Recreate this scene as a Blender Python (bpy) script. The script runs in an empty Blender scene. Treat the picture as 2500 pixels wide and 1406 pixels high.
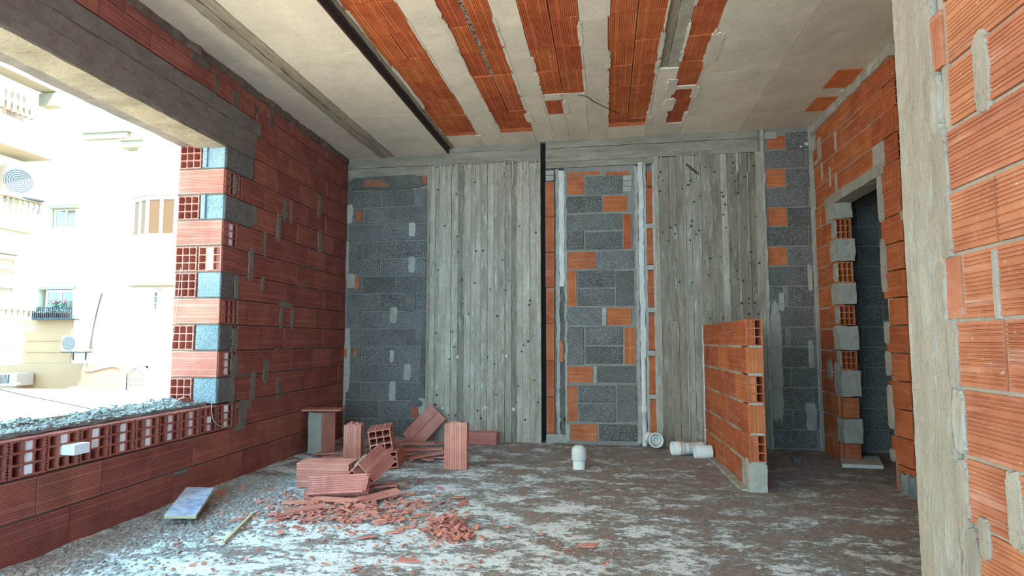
import bpy, bmesh, math, random
from mathutils import Vector, Matrix, Euler, noise
random.seed(7)
C = bpy.context.scene.collection
sc = bpy.context.scene
PI = math.pi
# ------------------------------------------------------------------ camera
HC = 1.14
F, CX, CY = 1400.0, 1250.0, 725.0
pitch = math.atan2(106, 1400); yaw = math.atan2(189, math.hypot(1400, 106))
FW = Vector((-math.sin(yaw)*math.cos(pitch), math.cos(yaw)*math.cos(pitch), math.sin(pitch)))
RT = Vector((math.cos(yaw), math.sin(yaw), 0)); UP = RT.cross(FW)
CAM = Vector((0, 0, HC))
cd = bpy.data.cameras.new('camera'); cam = bpy.data.objects.new('camera', cd); C.objects.link(cam)
m3 = Matrix((RT, UP, -FW)).transposed()
cam.matrix_world = Matrix.Translation(CAM) @ m3.to_4x4()
cd.sensor_width = 36; cd.lens = F/2500*36; cd.shift_y = (CY-703)/2500.0; cd.clip_end = 300; cd.clip_start = .05
sc.camera = cam
# ------------------------------------------------------------------ light
w = bpy.data.worlds.new('world'); sc.world = w; w.use_nodes = True
bg = w.node_tree.nodes['Background']; bg.inputs[0].default_value = (.29, .70, 1.0, 1); bg.inputs[1].default_value = 10.5
sun = bpy.data.objects.new('sun', bpy.data.lights.new('sun', 'SUN')); C.objects.link(sun)
sun.data.energy = 15.0; sun.data.color = (1, .91, .80); sun.data.angle = .01
sun.rotation_euler = Vector((.42, -.62, .66)).to_track_quat('Z', 'Y').to_euler()
ra = bpy.data.objects.new('rear_opening_daylight', bpy.data.lights.new('rear_opening_daylight', 'AREA')); C.objects.link(ra)  # added warm area lamp standing in the unseen rear opening
ra.data.shape = 'RECTANGLE'; ra.data.size = 3.0; ra.data.size_y = 1.9; ra.data.energy = 9; ra.data.color = (1, .90, .78)
ra.location = (-.9, -2.55, 1.75); ra.rotation_euler = (math.radians(92), 0, 0)
la = bpy.data.objects.new('side_opening_daylight', bpy.data.lights.new('side_opening_daylight', 'AREA')); C.objects.link(la)  # added fill lamp in front of solid left wall, no opening is built here
la.data.shape = 'RECTANGLE'; la.data.size = 1.7; la.data.size_y = 1.9; la.data.energy = 50; la.data.color = (1, .84, .70)
la.location = (-2.86, -1.55, 1.70); la.rotation_euler = Vector((-1, .0, .0)).to_track_quat('Z', 'Y').to_euler()
sc.view_settings.view_transform = 'Standard'; sc.view_settings.look = 'None'
sc.view_settings.exposure = 0.3; sc.view_settings.gamma = 1.0; sc.view_settings.use_curve_mapping = False

# ------------------------------------------------------------------ pixel -> point on a real plane
def hit(x, y, n, d):
    r = FW*F + RT*(x-CX) - UP*(y-CY)
    return CAM + r*((d - n.dot(CAM))/n.dot(r))
def onY(x, y, c): return hit(x, y, Vector((0, 1, 0)), c)
def onX(x, y, c): return hit(x, y, Vector((1, 0, 0)), c)
def onZ(x, y, c=0.0): return hit(x, y, Vector((0, 0, 1)), c)

class Frame:      # local x = along the wall, y = into the wall, z = up
    def __init__(s, o, S, N):
        s.o = Vector(o); s.S = Vector(S).normalized(); s.N = Vector(N).normalized(); s.Z = s.S.cross(s.N)
        s.R = Matrix((s.S, s.N, s.Z)).transposed().to_4x4()
    def P(s, a, t, z): return s.o + s.S*a + s.N*t + s.Z*z
    def M(s, a, t, z): return Matrix.Translation(s.P(a, t, z)) @ s.R
    def px(s, x, y, t=0.0):
        p = hit(x, y, s.N, s.N.dot(s.o)+t) - s.o
        return p.dot(s.S), p.dot(s.Z)
uR = Vector((.999553, -.0298845, 0)); vR = Vector((.0298845, .999553, 0)); ZV = Vector((0, 0, 1))
BW = Frame((-2.9, 6.55, 0), uR, vR)                      # back wall
LW = Frame((-2.9, 0, 0), (0, 1, 0), (-1, 0, 0))          # left wall, along = world Y
AW = Frame(BW.o + uR*5.285, -vR, uR)                     # alcove wall with the doorway
RW = Frame((1.15, 2.0, 0), -vR, uR)                      # near right wall
CE = Frame(BW.o + ZV*3.43, uR, ZV)                       # ceiling: z = distance from back wall
SW = Frame((1.19, 6.3, 0), (0, -1, 0), (1, 0, 0))        # low stub wall, left face

# ------------------------------------------------------------------ materials
def newmat(name, rough=.9):
    m = bpy.data.materials.new(name); m.use_nodes = True
    nt = m.node_tree; b = nt.nodes['Principled BSDF']; b.inputs['Roughness'].default_value = rough
    b.inputs['Specular IOR Level'].default_value = .25
    return m, nt, b
def N(nt, t, **kw):
    n = nt.nodes.new(t)
    for k, v in kw.items():
        if k in n.inputs: n.inputs[k].default_value = v
        else: setattr(n, k, v)
    return n
def vec(nt, stretch=(1, 1, 1), rnd=True, world=False):
    tc = N(nt, 'ShaderNodeNewGeometry' if world else 'ShaderNodeTexCoord'); mp = N(nt, 'ShaderNodeMapping')
    mp.inputs['Scale'].default_value = stretch
    nt.links.new(tc.outputs['Position' if world else 'Object'], mp.inputs[0])
    if rnd and not world:
        oi = N(nt, 'ShaderNodeObjectInfo'); mu = N(nt, 'ShaderNodeMath', operation='MULTIPLY'); mu.inputs[1].default_value = 31.0
        nt.links.new(oi.outputs['Random'], mu.inputs[0]); nt.links.new(mu.outputs[0], mp.inputs['Location'])
    return mp.outputs[0]
def ns(nt, v, scale, detail=4, rough=.6, lo=None, hi=None):
    n = N(nt, 'ShaderNodeTexNoise'); n.inputs['Scale'].default_value = scale; n.inputs['Detail'].default_value = detail
    n.inputs['Roughness'].default_value = rough; nt.links.new(v, n.inputs['Vector'])
    if lo is None: return n.outputs[0]
    r = N(nt, 'ShaderNodeMapRange'); r.inputs['From Min'].default_value = lo; r.inputs['From Max'].default_value = hi
    nt.links.new(n.outputs[0], r.inputs['Value']); return r.outputs[0]
def mix(nt, f, a, b):
    n = N(nt, 'ShaderNodeMix', data_type='RGBA')
    for i, x in ((0, f), (6, a), (7, b)):
        if hasattr(x, 'links'): nt.links.new(x, n.inputs[i])
        elif i == 0: n.inputs[0].default_value = x
        else: n.inputs[i].default_value = (*x, 1)
    return n.outputs[2]
def mth(nt, op, a, b=0.0):
    n = N(nt, 'ShaderNodeMath', operation=op)
    for i, x in ((0, a), (1, b)):
        if hasattr(x, 'links'): nt.links.new(x, n.inputs[i])
        else: n.inputs[i].default_value = x
    return n.outputs[0]
def bump(nt, b, h, s=.4, d=.004):
    n = N(nt, 'ShaderNodeBump'); n.inputs['Strength'].default_value = s; n.inputs['Distance'].default_value = d
    nt.links.new(h, n.inputs['Height']); nt.links.new(n.outputs[0], b.inputs['Normal'])
def rndval(nt, lo, hi):
    oi = N(nt, 'ShaderNodeObjectInfo'); r = N(nt, 'ShaderNodeMapRange'); r.inputs['To Min'].default_value = lo; r.inputs['To Max'].default_value = hi
    nt.links.new(oi.outputs['Random'], r.inputs['Value']); return r.outputs[0]
def terracotta(name, c1, c2, dust=.5, dc=(.62, .42, .33)):
    m, nt, b = newmat(name, .85); v = vec(nt); vs = vec(nt, (.25, 1, 3))
    c = mix(nt, ns(nt, v, 5, 5, .6, .35, .65), c1, c2)
    hs = N(nt, 'ShaderNodeHueSaturation'); nt.links.new(rndval(nt, .90, 1.10), hs.inputs['Value']); nt.links.new(rndval(nt, .495, .504), hs.inputs['Hue'])
    nt.links.new(c, hs.inputs['Color'])
    f = mth(nt, 'MULTIPLY', ns(nt, vs, 9, 6, .7, .55, .75), dust)
    c = mix(nt, f, hs.outputs[0], dc)
    f2 = mth(nt, 'MULTIPLY', ns(nt, v, 60, 3, .6, .66, .72), dust)
    c = mix(nt, f2, c, (.7, .62, .55))
    nt.links.new(c, b.inputs['Base Color']); bump(nt, b, ns(nt, v, 90, 3), .35, .003)
    return m
def concrete(name, c1, c2, sc1=3, stretch=(1, 1, 1), pits=.3, bs=.5, fine=45, world=False, bd=.006, c3=None, tone=.07, blotch=0):
    T = (1.09, .96, .885); c1, c2 = tuple(a*k for a, k in zip(c1, T)), tuple(a*k for a, k in zip(c2, T))
    m, nt, b = newmat(name, .92); v = vec(nt, world=world); vs = vec(nt, stretch, world=world)
    c = mix(nt, ns(nt, vs, sc1, 9, .74, .36, .64), c1, c2)
    hs = N(nt, 'ShaderNodeHueSaturation'); nt.links.new(rndval(nt, 1-tone, 1+tone), hs.inputs['Value']); nt.links.new(c, hs.inputs['Color']); c = hs.outputs[0]
    if blotch: c = mix(nt, mth(nt, 'MULTIPLY', ns(nt, v, 16, 8, .8, .46, .60), blotch), c, tuple(x*.72 for x in c1))
    f = mth(nt, 'MULTIPLY', ns(nt, v, fine, 3, .6, .62, .72), pits)
    c = mix(nt, f, c, tuple(x*.35 for x in c1))
    if c3: c = mix(nt, mth(nt, 'MULTIPLY', ns(nt, vs, sc1*2.3, 5, .7, .55, .68), .8), c, c3)
    nt.links.new(c, b.inputs['Base Color'])
    h = mth(nt, 'ADD', mth(nt, 'ADD', ns(nt, v, fine, 5, .7), mth(nt, 'MULTIPLY', ns(nt, v, 8, 3), 1.2)), mth(nt, 'MULTIPLY', ns(nt, vs, sc1*3, 6, .7), 1.5))
    bump(nt, b, h, bs, bd)
    return m
def plain(name, col, rough=.6, emit=0, metal=0, spec=.4):
    m, nt, b = newmat(name, rough); b.inputs['Base Color'].default_value = (*col, 1); b.inputs['Metallic'].default_value = metal
    b.inputs['Specular IOR Level'].default_value = spec
    return m
M = {}
M['patch'] = concrete('left_wall_patch', (.24, .215, .185), (.17, .15, .13), 12)
M['red'] = terracotta('terracotta_red', (.43, .125, .092), (.31, .09, .068), .28, (.5, .22, .17))
M['orange'] = terracotta('terracotta_orange', (.60, .165, .060), (.46, .105, .035), .45)
M['near'] = terracotta('terracotta_near', (.56, .20, .098), (.41, .125, .06), .55, (.74, .5, .4))
M['ceilb'] = terracotta('terracotta_ceiling', (.66, .16, .055), (.48, .10, .03), .3)
M['loose'] = terracotta('terracotta_loose', (.68, .255, .18), (.55, .18, .125), .4, (.75, .5, .42))
def blockmat(name, c1, c2, spk):
    m, nt, b = newmat(name, .95); v = vec(nt)
    c = mix(nt, ns(nt, v, 4, 4, .6, .35, .65), c1, c2)
    hs = N(nt, 'ShaderNodeHueSaturation'); nt.links.new(rndval(nt, .75, 1.25), hs.inputs['Value']); nt.links.new(c, hs.inputs['Color'])
    c = mix(nt, mth(nt, 'MULTIPLY', ns(nt, v, 130, 2, .5, .50, .62), .5), hs.outputs[0], spk)
    c = mix(nt, mth(nt, 'MULTIPLY', ns(nt, v, 120, 2, .5, .42, .36), .7), c, tuple(x*.3 for x in c1))
    nt.links.new(c, b.inputs['Base Color']); bump(nt, b, ns(nt, v, 150, 4, .7), .8, .006); return m
M['block'] = blockmat('concrete_block', (.112, .090, .078), (.165, .138, .120), (.50, .45, .39))
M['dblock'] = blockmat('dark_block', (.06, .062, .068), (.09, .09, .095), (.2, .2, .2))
M['jblock'] = blockmat('skylit_jamb_block', (.22, .27, .30), (.30, .35, .37), (.52, .56, .56))  # lit copy of the block colour, blue skylight mixed in
M['mortar'] = concrete('mortar', (.45, .415, .36), (.33, .305, .265), 6)
M['joint'] = concrete('joint_mortar', (.30, .28, .25), (.22, .20, .18), 9)
M['dmortar'] = concrete('dark_mortar', (.17, .155, .14), (.11, .10, .09), 6)
M['redmortar'] = concrete('red_wall_mortar', (.20, .15, .125), (.12, .085, .07), 6)
M['board'] = concrete('board_concrete', (.56, .48, .385), (.30, .245, .185), 6, (1.6, 1, .28), .7, .9, 60, bd=.010, c3=(.66, .59, .49), tone=.2, blotch=.7)
M['board2'] = concrete('board_concrete_dark', (.40, .33, .255), (.19, .15, .11), 6, (1.6, 1, .28), .7, .9, 60, bd=.010, c3=(.50, .43, .35), tone=.2, blotch=.7)
M['beam'] = concrete('beam_concrete', (.44, .375, .295), (.23, .19, .145), 5, (.35, 1, 1.8), .6, .9, 60, bd=.010, blotch=.6)
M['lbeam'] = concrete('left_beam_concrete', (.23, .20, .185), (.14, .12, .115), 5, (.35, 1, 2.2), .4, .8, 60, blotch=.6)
M['ceil'] = concrete('ceiling_concrete', (.77, .69, .58), (.61, .545, .46), 2.2, (1, 1, 1), .25, .25, 30)
M['rib'] = concrete('ceiling_rib', (.44, .38, .29), (.27, .23, .175), 5, (3, .3, 1), .5, .6)
M['pillar'] = concrete('pillar_concrete', (.43, .385, .325), (.31, .27, .225), 3, (2, 2, .45), .5, .9, 60, c3=(.49, .445, .385), blotch=.5)
M['plaster'] = concrete('white_plaster', (.66, .64, .60), (.5, .48, .45), 7, (1, 1, .4), .3, .6)
M['steel'] = plain('rusty_steel', (.055, .035, .028), .8)
M['debris'] = concrete('debris', (.30, .29, .28), (.42, .41, .39), 30, world=False)
M['silld'] = concrete('sill_rubble', (.40, .45, .45), (.27, .30, .30), 25)
M['pvc'] = concrete('white_pvc', (.76, .74, .70), (.66, .64, .6), 4, pits=.15, bs=.05)
M['foam'] = plain('white_foam', (.90, .88, .90), .8)
M['gpipe'] = concrete('grey_conduit', (.10, .12, .14), (.22, .24, .26), 9)
M['tie'] = plain('tie_hole_dark', (.07, .055, .04), .9)
M['dark'] = plain('slot_shade_black', (.01, .01, .01), 1)
# ------------------------------------------------------------------ object helpers
def link(name, me, mat=None, parent=None, mw=None):
    o = bpy.data.objects.new(name, me); C.objects.link(o)
    if mat is not None and me is not None and not me.materials: me.materials.append(M[mat] if isinstance(mat, str) else mat)
    if parent is not None: o.parent = parent
    if mw is not None: o.matrix_local = (PM[parent.name].inverted() @ mw) if (parent is not None and parent.name in PM) else mw
    return o
PM = {}          # world matrices of parents that are not at the origin
def tag(o, label=None, cat=None, group=None, kind=None):
    for k, v in (('label', label), ('category', cat), ('group', group), ('kind', kind)):
        if v: o[k] = v
    return o
def thing(name, label, cat, mw=None, group=None):
    o = bpy.data.objects.new(name, None); C.objects.link(o); o.empty_display_size = .1
    if mw is not None: o.matrix_world = mw; PM[o.name] = mw.copy()
    return tag(o, label, cat, group)
def bm2me(bm, name='mesh'):
    me = bpy.data.meshes.new(name); bmesh.ops.recalc_face_normals(bm, faces=bm.faces[:]); bm.to_mesh(me); bm.free(); return me
def bbox(bm, x0, x1, y0, y1, z0, z1, M4=None):
    vs = [Vector((x, y, z)) for x in (x0, x1) for y in (y0, y1) for z in (z0, z1)]
    if M4 is not None: vs = [M4 @ v for v in vs]
    v = [bm.verts.new(p) for p in vs]
    for f in ((0, 1, 3, 2), (4, 6, 7, 5), (0, 4, 5, 1), (2, 3, 7, 6), (0, 2, 6, 4), (1, 5, 7, 3)): bm.faces.new([v[i] for i in f])
def boxme(dims, name='box'):
    bm = bmesh.new(); bbox(bm, *dims); return bm2me(bm, name)
def boxes(name, mat, lst, parent=None, fr=None, kind=None):
    bm = bmesh.new()
    for i, d in enumerate(lst):      # a hair of difference keeps faces of overlapping boxes from coinciding
        k = .0004*(i % 9); d = (d[0]-k, d[1]+k, d[2]-k, d[3]+k, d[4]-k, d[5]+k)
        bbox(bm, *d, M4=(fr.M(0, 0, 0) if fr else None))
    o = link(name, bm2me(bm), mat, parent)
    if kind: o['kind'] = kind
    return o
def rough(x0, x1, y0, y1, z0, z1, step=.06, amp=.006, seed=0, fr=None):
    """box with a dense skin pushed in and out by noise (cast or chipped concrete)"""
    bm = bmesh.new()
    def cut(a, b): k = max(1, int(round((b-a)/step))); return [a+(b-a)*i/k for i in range(k+1)]
    X, Y, Zs = cut(x0, x1), cut(y0, y1), cut(z0, z1); cache = {}
    def V(i, j, k):
        key = (i, j, k)
        if key not in cache:
            p = Vector((X[i], Y[j], Zs[k])); q = p*9+Vector((seed*3.1, seed*1.7, seed))
            p = p + Vector((noise.noise(q), noise.noise(q+Vector((9, 0, 0))), noise.noise(q+Vector((0, 9, 0)))))*amp
            q = q*3.1; p = p + Vector((noise.noise(q), noise.noise(q+Vector((9, 0, 0))), noise.noise(q+Vector((0, 9, 0)))))*amp*.5
            cache[key] = bm.verts.new(fr.P(*p) if fr else p)
        return cache[key]
    a, b, c = len(X)-1, len(Y)-1, len(Zs)-1
    for i in range(a):
        for k in range(c):
            for j in (0, b): bm.faces.new((V(i, j, k), V(i+1, j, k), V(i+1, j, k+1), V(i, j, k+1)))
        for j in range(b):
            for k in (0, c): bm.faces.new((V(i, j, k), V(i+1, j, k), V(i+1, j+1, k), V(i, j+1, k)))
    for j in range(b):
        for k in range(c):
            for i in (0, a): bm.faces.new((V(i, j, k), V(i, j+1, k), V(i, j+1, k+1), V(i, j, k+1)))
    return bm2me(bm, 'rough')
CACHE = {}
def ribprof(H, var=0, g=.0048, per=.0128, flat=True):
    """front profile from z=-H/2 to H/2 : list of (y,z) with grooves"""
    n = int((H-.012)/per); pts = [(0, -H/2)]; rs = random.Random(var*77+n)
    skip = set(rs.sample(range(2, max(4, n-2)), min(2, max(0, n-5)))) if (flat and n > 7) else set()
    z = -n*per/2
    for i in range(n):
        if i not in skip:
            a = z+per*.30; b = z+per*.44; c = z+per*.68; d = z+per*.82
            pts += [(0, a), (g, b), (g, c), (0, d)]
        z += per
    pts.append((0, H/2)); return pts
def ribbed(L, H, D=.06, vert=False, var=0, g=.0048):
    key = ('r', round(L, 2), round(H, 2), D, vert, var, g)
    if key in CACHE: return CACHE[key]
    L, H = round(L, 2)-.003, round(H, 2)-.003
    A, B = (H, L) if vert else (L, H)
    pr = [(y, z) for y, z in ribprof(B, var, g)] + [(D, B/2), (D, -B/2)]
    bm = bmesh.new(); ends = []
    for s in (-1, 1):
        ends.append([bm.verts.new((s*A/2, y, z) if not vert else (z, y, s*A/2)) for y, z in pr])
    n = len(pr)
    for i in range(n): bm.faces.new((ends[0][i], ends[0][(i+1) % n], ends[1][(i+1) % n], ends[1][i]))
    bm.faces.new(ends[0]); bm.faces.new(ends[1][::-1])
    CACHE[key] = bm2me(bm, 'ribbed_brick'); return CACHE[key]
def blockm(L, H, D=.06):
    key = ('b', round(L, 2), round(H, 2), D)
    if key in CACHE: return CACHE[key]
    L, H = round(L, 2)-.003, round(H, 2)-.003; bm = bmesh.new(); b = .005
    f = [(-L/2+b, 0, -H/2+b), (L/2-b, 0, -H/2+b), (L/2-b, 0, H/2-b), (-L/2+b, 0, H/2-b)]
    s = [(-L/2, b, -H/2), (L/2, b, -H/2), (L/2, b, H/2), (-L/2, b, H/2)]; t = [(x, D, z) for x, y, z in s]
    R = [[bm.verts.new(p) for p in q] for q in (f, s, t)]
    bm.faces.new(R[0]); bm.faces.new(R[2])
    for a in (0, 1):
        for i in range(4): bm.faces.new((R[a][i], R[a][(i+1) % 4], R[a+1][(i+1) % 4], R[a+1][i]))
    CACHE[key] = bm2me(bm, 'block'); return CACHE[key]
def hollow(W, H, D, nx=3, nz=3, wall=.011, web=.008, through=False, jag0=0, jag1=0, var=0, g=.0055, nocache=False):
    """extruded clay brick, open cells at y=0 (and at y=D if through), grooved skin"""
    key = ('h', round(W, 3), round(H, 3), round(D, 3), nx, nz, through, jag0, jag1, var)
    if key in CACHE: return CACHE[key]
    rs = random.Random(str(key)); bm = bmesh.new()
    def side(B): return ribprof(B, var, g, .0155)
    loop = [(z, -H/2+y) for y, z in side(W)] + [(W/2-y, z) for y, z in side(H)[1:]] + [(-z, H/2-y) for y, z in side(W)[1:]] + [(-W/2+y, -z) for y, z in side(H)[1:-1]]
    cw = (W-2*wall-(nx-1)*web)/nx; ch = (H-2*wall-(nz-1)*web)/nz; holes = []
    for i in range(nx):
        for j in range(nz):
            x0 = -W/2+wall+i*(cw+web); z0 = -H/2+wall+j*(ch+web); r = .005
            holes.append([(x0+r, z0), (x0+cw-r, z0), (x0+cw, z0+r), (x0+cw, z0+ch-r), (x0+cw-r, z0+ch), (x0+r, z0+ch), (x0, z0+ch-r), (x0, z0+r)])
    def mk(lp, y, jg):
        return [bm.verts.new((x, y+(jg*(noise.noise(Vector((x*16+var*5, z*16, y*3)))+.35*rs.uniform(-1, 1)) if jg else 0), z)) for x, z in lp]
    def ring(vs): return [bm.edges.new((vs[i], vs[(i+1) % len(vs)])) for i in range(len(vs))]
    def cap(y, jg, withholes):
        o = mk(loop, y, jg); hs = [mk(h, y, jg) for h in holes] if withholes else []
        if withholes:
            es = ring(o)
            for h in hs: es += ring(h)
            bmesh.ops.triangle_fill(bm, use_beauty=True, use_dissolve=False, edges=es, normal=(0, -1, 0))
        else: bm.faces.new(o)
        return o, hs
    o0, h0 = cap(0, jag0, True); o1, h1 = cap(D, jag1, through)
    n = len(o0)
    for i in range(n): bm.faces.new((o0[i], o0[(i+1) % n], o1[(i+1) % n], o1[i]))
    for k, h in enumerate(h0):
        if through: b = h1[k]
        else: b = [bm.verts.new((x, D*.9, z)) for x, z in holes[k]]; bm.faces.new(b)
        for i in range(8): bm.faces.new((h[i], h[(i+1) % 8], b[(i+1) % 8], b[i]))
    CACHE[key] = bm2me(bm, 'hollow_brick'); return CACHE[key]
def place(par, fr, name, me, mat, s, z, t=0.0, jit=.0025, rot=True):
    mt = M[mat] if isinstance(mat, str) else mat
    if not me.materials: me.materials.append(mt)
    elif me.materials[0] != mt:
        k = (me.name, mt.name)
        if k not in CACHE: CACHE[k] = me.copy(); CACHE[k].materials[0] = mt
        me = CACHE[k]
    o = bpy.data.objects.new(name, me); C.objects.link(o); o.parent = par
    r = random.uniform
    Mx = fr.M(s, t + r(-jit, jit), z)
    if rot: Mx = Mx @ Euler((r(-.008, .008), r(-.004, .004), r(-.008, .008))).to_matrix().to_4x4()
    o.matrix_local = Mx; return o
def brick(par, fr, s0, s1, z0, z1, kind='h', mat='orange', t=0.0, j=.006, depth=None, nx=3, nz=3):
    L, H = s1-s0-j, z1-z0-j
    if L < .02 or H < .012: return
    v = random.randrange(3)
    if kind == 'h': me = ribbed(L, H, var=v)
    elif kind == 'v': me = ribbed(L, H, vert=True, var=v)
    elif kind == 'b': me = blockm(L, H)
    elif kind == 'o': me = hollow(round(L, 2), round(H, 2), depth or .2, nx, nz, var=v)
    return place(par, fr, 'concrete_block' if kind == 'b' else 'brick', me, mat, (s0+s1)/2, (z0+z1)/2, t)
def smear(par, fr, s, z, w, h, mat='mortar', th=.0035, name='mortar_patch', seed=None, t=0.0, n=None, rag=.25):
    rs = random.Random(seed if seed is not None else int(s*1000+z*77777)); pts = []
    per = 2*(w+h); n = n or max(12, min(90, int(per/.014)))
    for i in range(n):
        a = 2*PI*i/n; ca, sa = math.cos(a), math.sin(a)
        e = .45; x = math.copysign(abs(ca)**e, ca)*w/2; y = math.copysign(abs(sa)**e, sa)*h/2
        rr = 1+rs.uniform(-rag, rag*.4)*min(1, .06/min(w, h)+.35)
        pts.append((x*rr, y*(1+rs.uniform(-rag, rag*.4)*.4)))
    bm = bmesh.new()
    f = [bm.verts.new((x*.95, -th*rs.uniform(.92, 1.0), y*.97)) for x, y in pts]; b = [bm.verts.new((x, .008, y)) for x, y in pts]; c = bm.verts.new((0, -th*1.02, 0))
    for i in range(n):
        k = (i+1) % n; bm.faces.new((f[i], f[k], c)); bm.faces.new((f[i], f[k], b[k], b[i]))
    return place(par, fr, name, bm2me(bm), mat, s, z, t, jit=.0, rot=False)
def zz(fr, T):      # rectangle in crop pixels -> s0,s1,z0,z1 on a frame; T=(ox,oy,scale)
    def g(x0, y0, x1, y1, t=0.0):
        ox, oy, k = T; X0, X1, Y0, Y1 = ox+x0/k, ox+x1/k, oy+y0/k, oy+y1/k; ym = (Y0+Y1)/2; xm = (X0+X1)/2
        s0 = fr.px(X0, ym, t)[0]; s1 = fr.px(X1, ym, t)[0]; z1 = fr.px(xm, Y0, t)[1]; z0 = fr.px(xm, Y1, t)[1]
        return s0, s1, z0, z1
    return g

# ================================================================== FLOOR
def fl_h(x, y):
    h = noise.noise(Vector((x*1.3, y*1.3, 0)))*.010 + noise.noise(Vector((x*7, y*7, 3)))*.004 + noise.noise(Vector((x*25, y*25, 5)))*.0022
    d = x+2.9
    if 0 <= d < .9 and y < 4.9: h += .03*math.exp(-(d/.22)**2)*(.4+.8*noise.noise(Vector((x*4, y*3, 8))))*min(1, max(0, (4.9-y)/.8))
    return h
def grid(x0, x1, y0, y1, st, fn):
    nx, ny = int((x1-x0)/st), int((y1-y0)/st)
    vs = [(x0+(x1-x0)*i/nx, y0+(y1-y0)*j/ny) for j in range(ny+1) for i in range(nx+1)]
    vs = [(a, b, fn(a, b)) for a, b in vs]
    fs = [(j*(nx+1)+i, j*(nx+1)+i+1, (j+1)*(nx+1)+i+1, (j+1)*(nx+1)+i) for j in range(ny) for i in range(nx)]
    me = bpy.data.meshes.new('grid'); me.from_pydata(vs, [], fs)
    me.polygons.foreach_set('use_smooth', [True]*len(fs)); return me
def floor_mat():
    m, nt, b = newmat('dusty_floor', .9)
    v = vec(nt, world=True); vs = vec(nt, (.95, 1.35, 1), world=True)
    sx = N(nt, 'ShaderNodeSeparateXYZ'); nt.links.new(v, sx.inputs[0])
    gx = N(nt, 'ShaderNodeMapRange'); gx.inputs['From Min'].default_value = -2.2; gx.inputs['From Max'].default_value = 1.6
    gx.inputs['To Min'].default_value = -.05; gx.inputs['To Max'].default_value = .07; nt.links.new(sx.outputs[0], gx.inputs['Value'])
    gy = N(nt, 'ShaderNodeMapRange'); gy.inputs['From Min'].default_value = 3.2; gy.inputs['From Max'].default_value = 6.0
    gy.inputs['To Min'].default_value = 0; gy.inputs['To Max'].default_value = .09; nt.links.new(sx.outputs[1], gy.inputs['Value'])
    fine = mth(nt, 'MULTIPLY', mth(nt, 'SUBTRACT', ns(nt, vec(nt, (1, 1.5, 1), world=True), 17, 10, .82), .5), 1.15)
    a = mth(nt, 'ADD', mth(nt, 'ADD', ns(nt, vs, 3.6, 8, .66), fine), mth(nt, 'ADD', gx.outputs[0], gy.outputs[0]))
    mr = N(nt, 'ShaderNodeMapRange'); mr.inputs['From Min'].default_value = .49; mr.inputs['From Max'].default_value = .60; nt.links.new(a, mr.inputs['Value'])
    clean = mix(nt, ns(nt, vs, 5, 5, .6, .3, .7), (.88, .85, .83), (.72, .67, .64))
    dirt = mix(nt, ns(nt, v, 22, 5, .7, .35, .65), (.47, .335, .27), (.32, .215, .17))
    c = mix(nt, mr.outputs[0], clean, dirt)
    c = mix(nt, ns(nt, v, 55, 3, .6, .62, .68), c, (.17, .13, .11))
    c = mix(nt, mth(nt, 'MULTIPLY', ns(nt, v, 38, 3, .6, .66, .72), .6), c, (.6, .55, .5))
    nt.links.new(c, b.inputs['Base Color'])
    h = mth(nt, 'ADD', mth(nt, 'MULTIPLY', mr.outputs[0], ns(nt, v, 45, 5, .75)), mth(nt, 'MULTIPLY', ns(nt, vs, 12, 5, .7), .5))
    bump(nt, b, h, .8, .02); return m
M['floor'] = floor_mat()
fl = link('floor', grid(-3.0, 4.2, -2.9, 7.0, .035, fl_h), 'floor'); fl['kind'] = 'structure'
fb = boxes('floor_slab', 'dmortar', [(-3.3, 4.3, -3, 7.2, -.35, -.06)], fl)

# ================================================================== LEFT WALL
wl = boxes('wall_left', 'redmortar', [
    (-2.8, 4.19, .05, .40, -.05, .43), (4.192+.205, 6.56, .014, .40, 0, 3.36), (4.2, 4.40, .07, .40, .43, .44),
    (-2.8, 4.66, .012, .40, 3.05, 3.36), (-2.8, -2.45, .012, .40, .43, 3.06), (-.66, -.5, .0, .40, .43, 3.06), (-2.8, 4.19, .012, .05, -.05, .425)], None, LW, 'structure')
Z0 = .0085
def lrow(k): return Z0+.21*k, Z0+.21*(k+1)
# rows 0,1 below the sill
for k, off in ((0, 2.534), (1, 2.737)):
    z0, z1 = lrow(k)
    for i in range(-6, 11):
        a = off+.405*i; b = a+.405
        if a < 6.5: brick(wl, LW, a, min(b, 6.54), z0 if k else -.03, z1, 'h', 'red', j=.009)
# hollow course of the sill
z0, z1 = lrow(2)
i = 0; a = 4.415
rsf = random.Random(3)
while a > -.5:
    o = place(wl, LW, 'brick', hollow(.196, .198, .30, 3, 3, wall=.013, web=.011, var=i % 3), 'red', a-.1025, (z0+z1)/2)
    if not i in (99,):
        for jz in (-1, 0, 1):
            if rsf.random() < .93:
                cw = .055
                f = link('foam_insert', CACHE.setdefault('foam', boxme((-.0262, .0262, .003, .15, -.0262, .0262))), 'foam', o)
                f.location = (0 if i != 3 else 0, rsf.uniform(-.004, .01), jz*.0614)
    a -= .2045; i += 1
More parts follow.
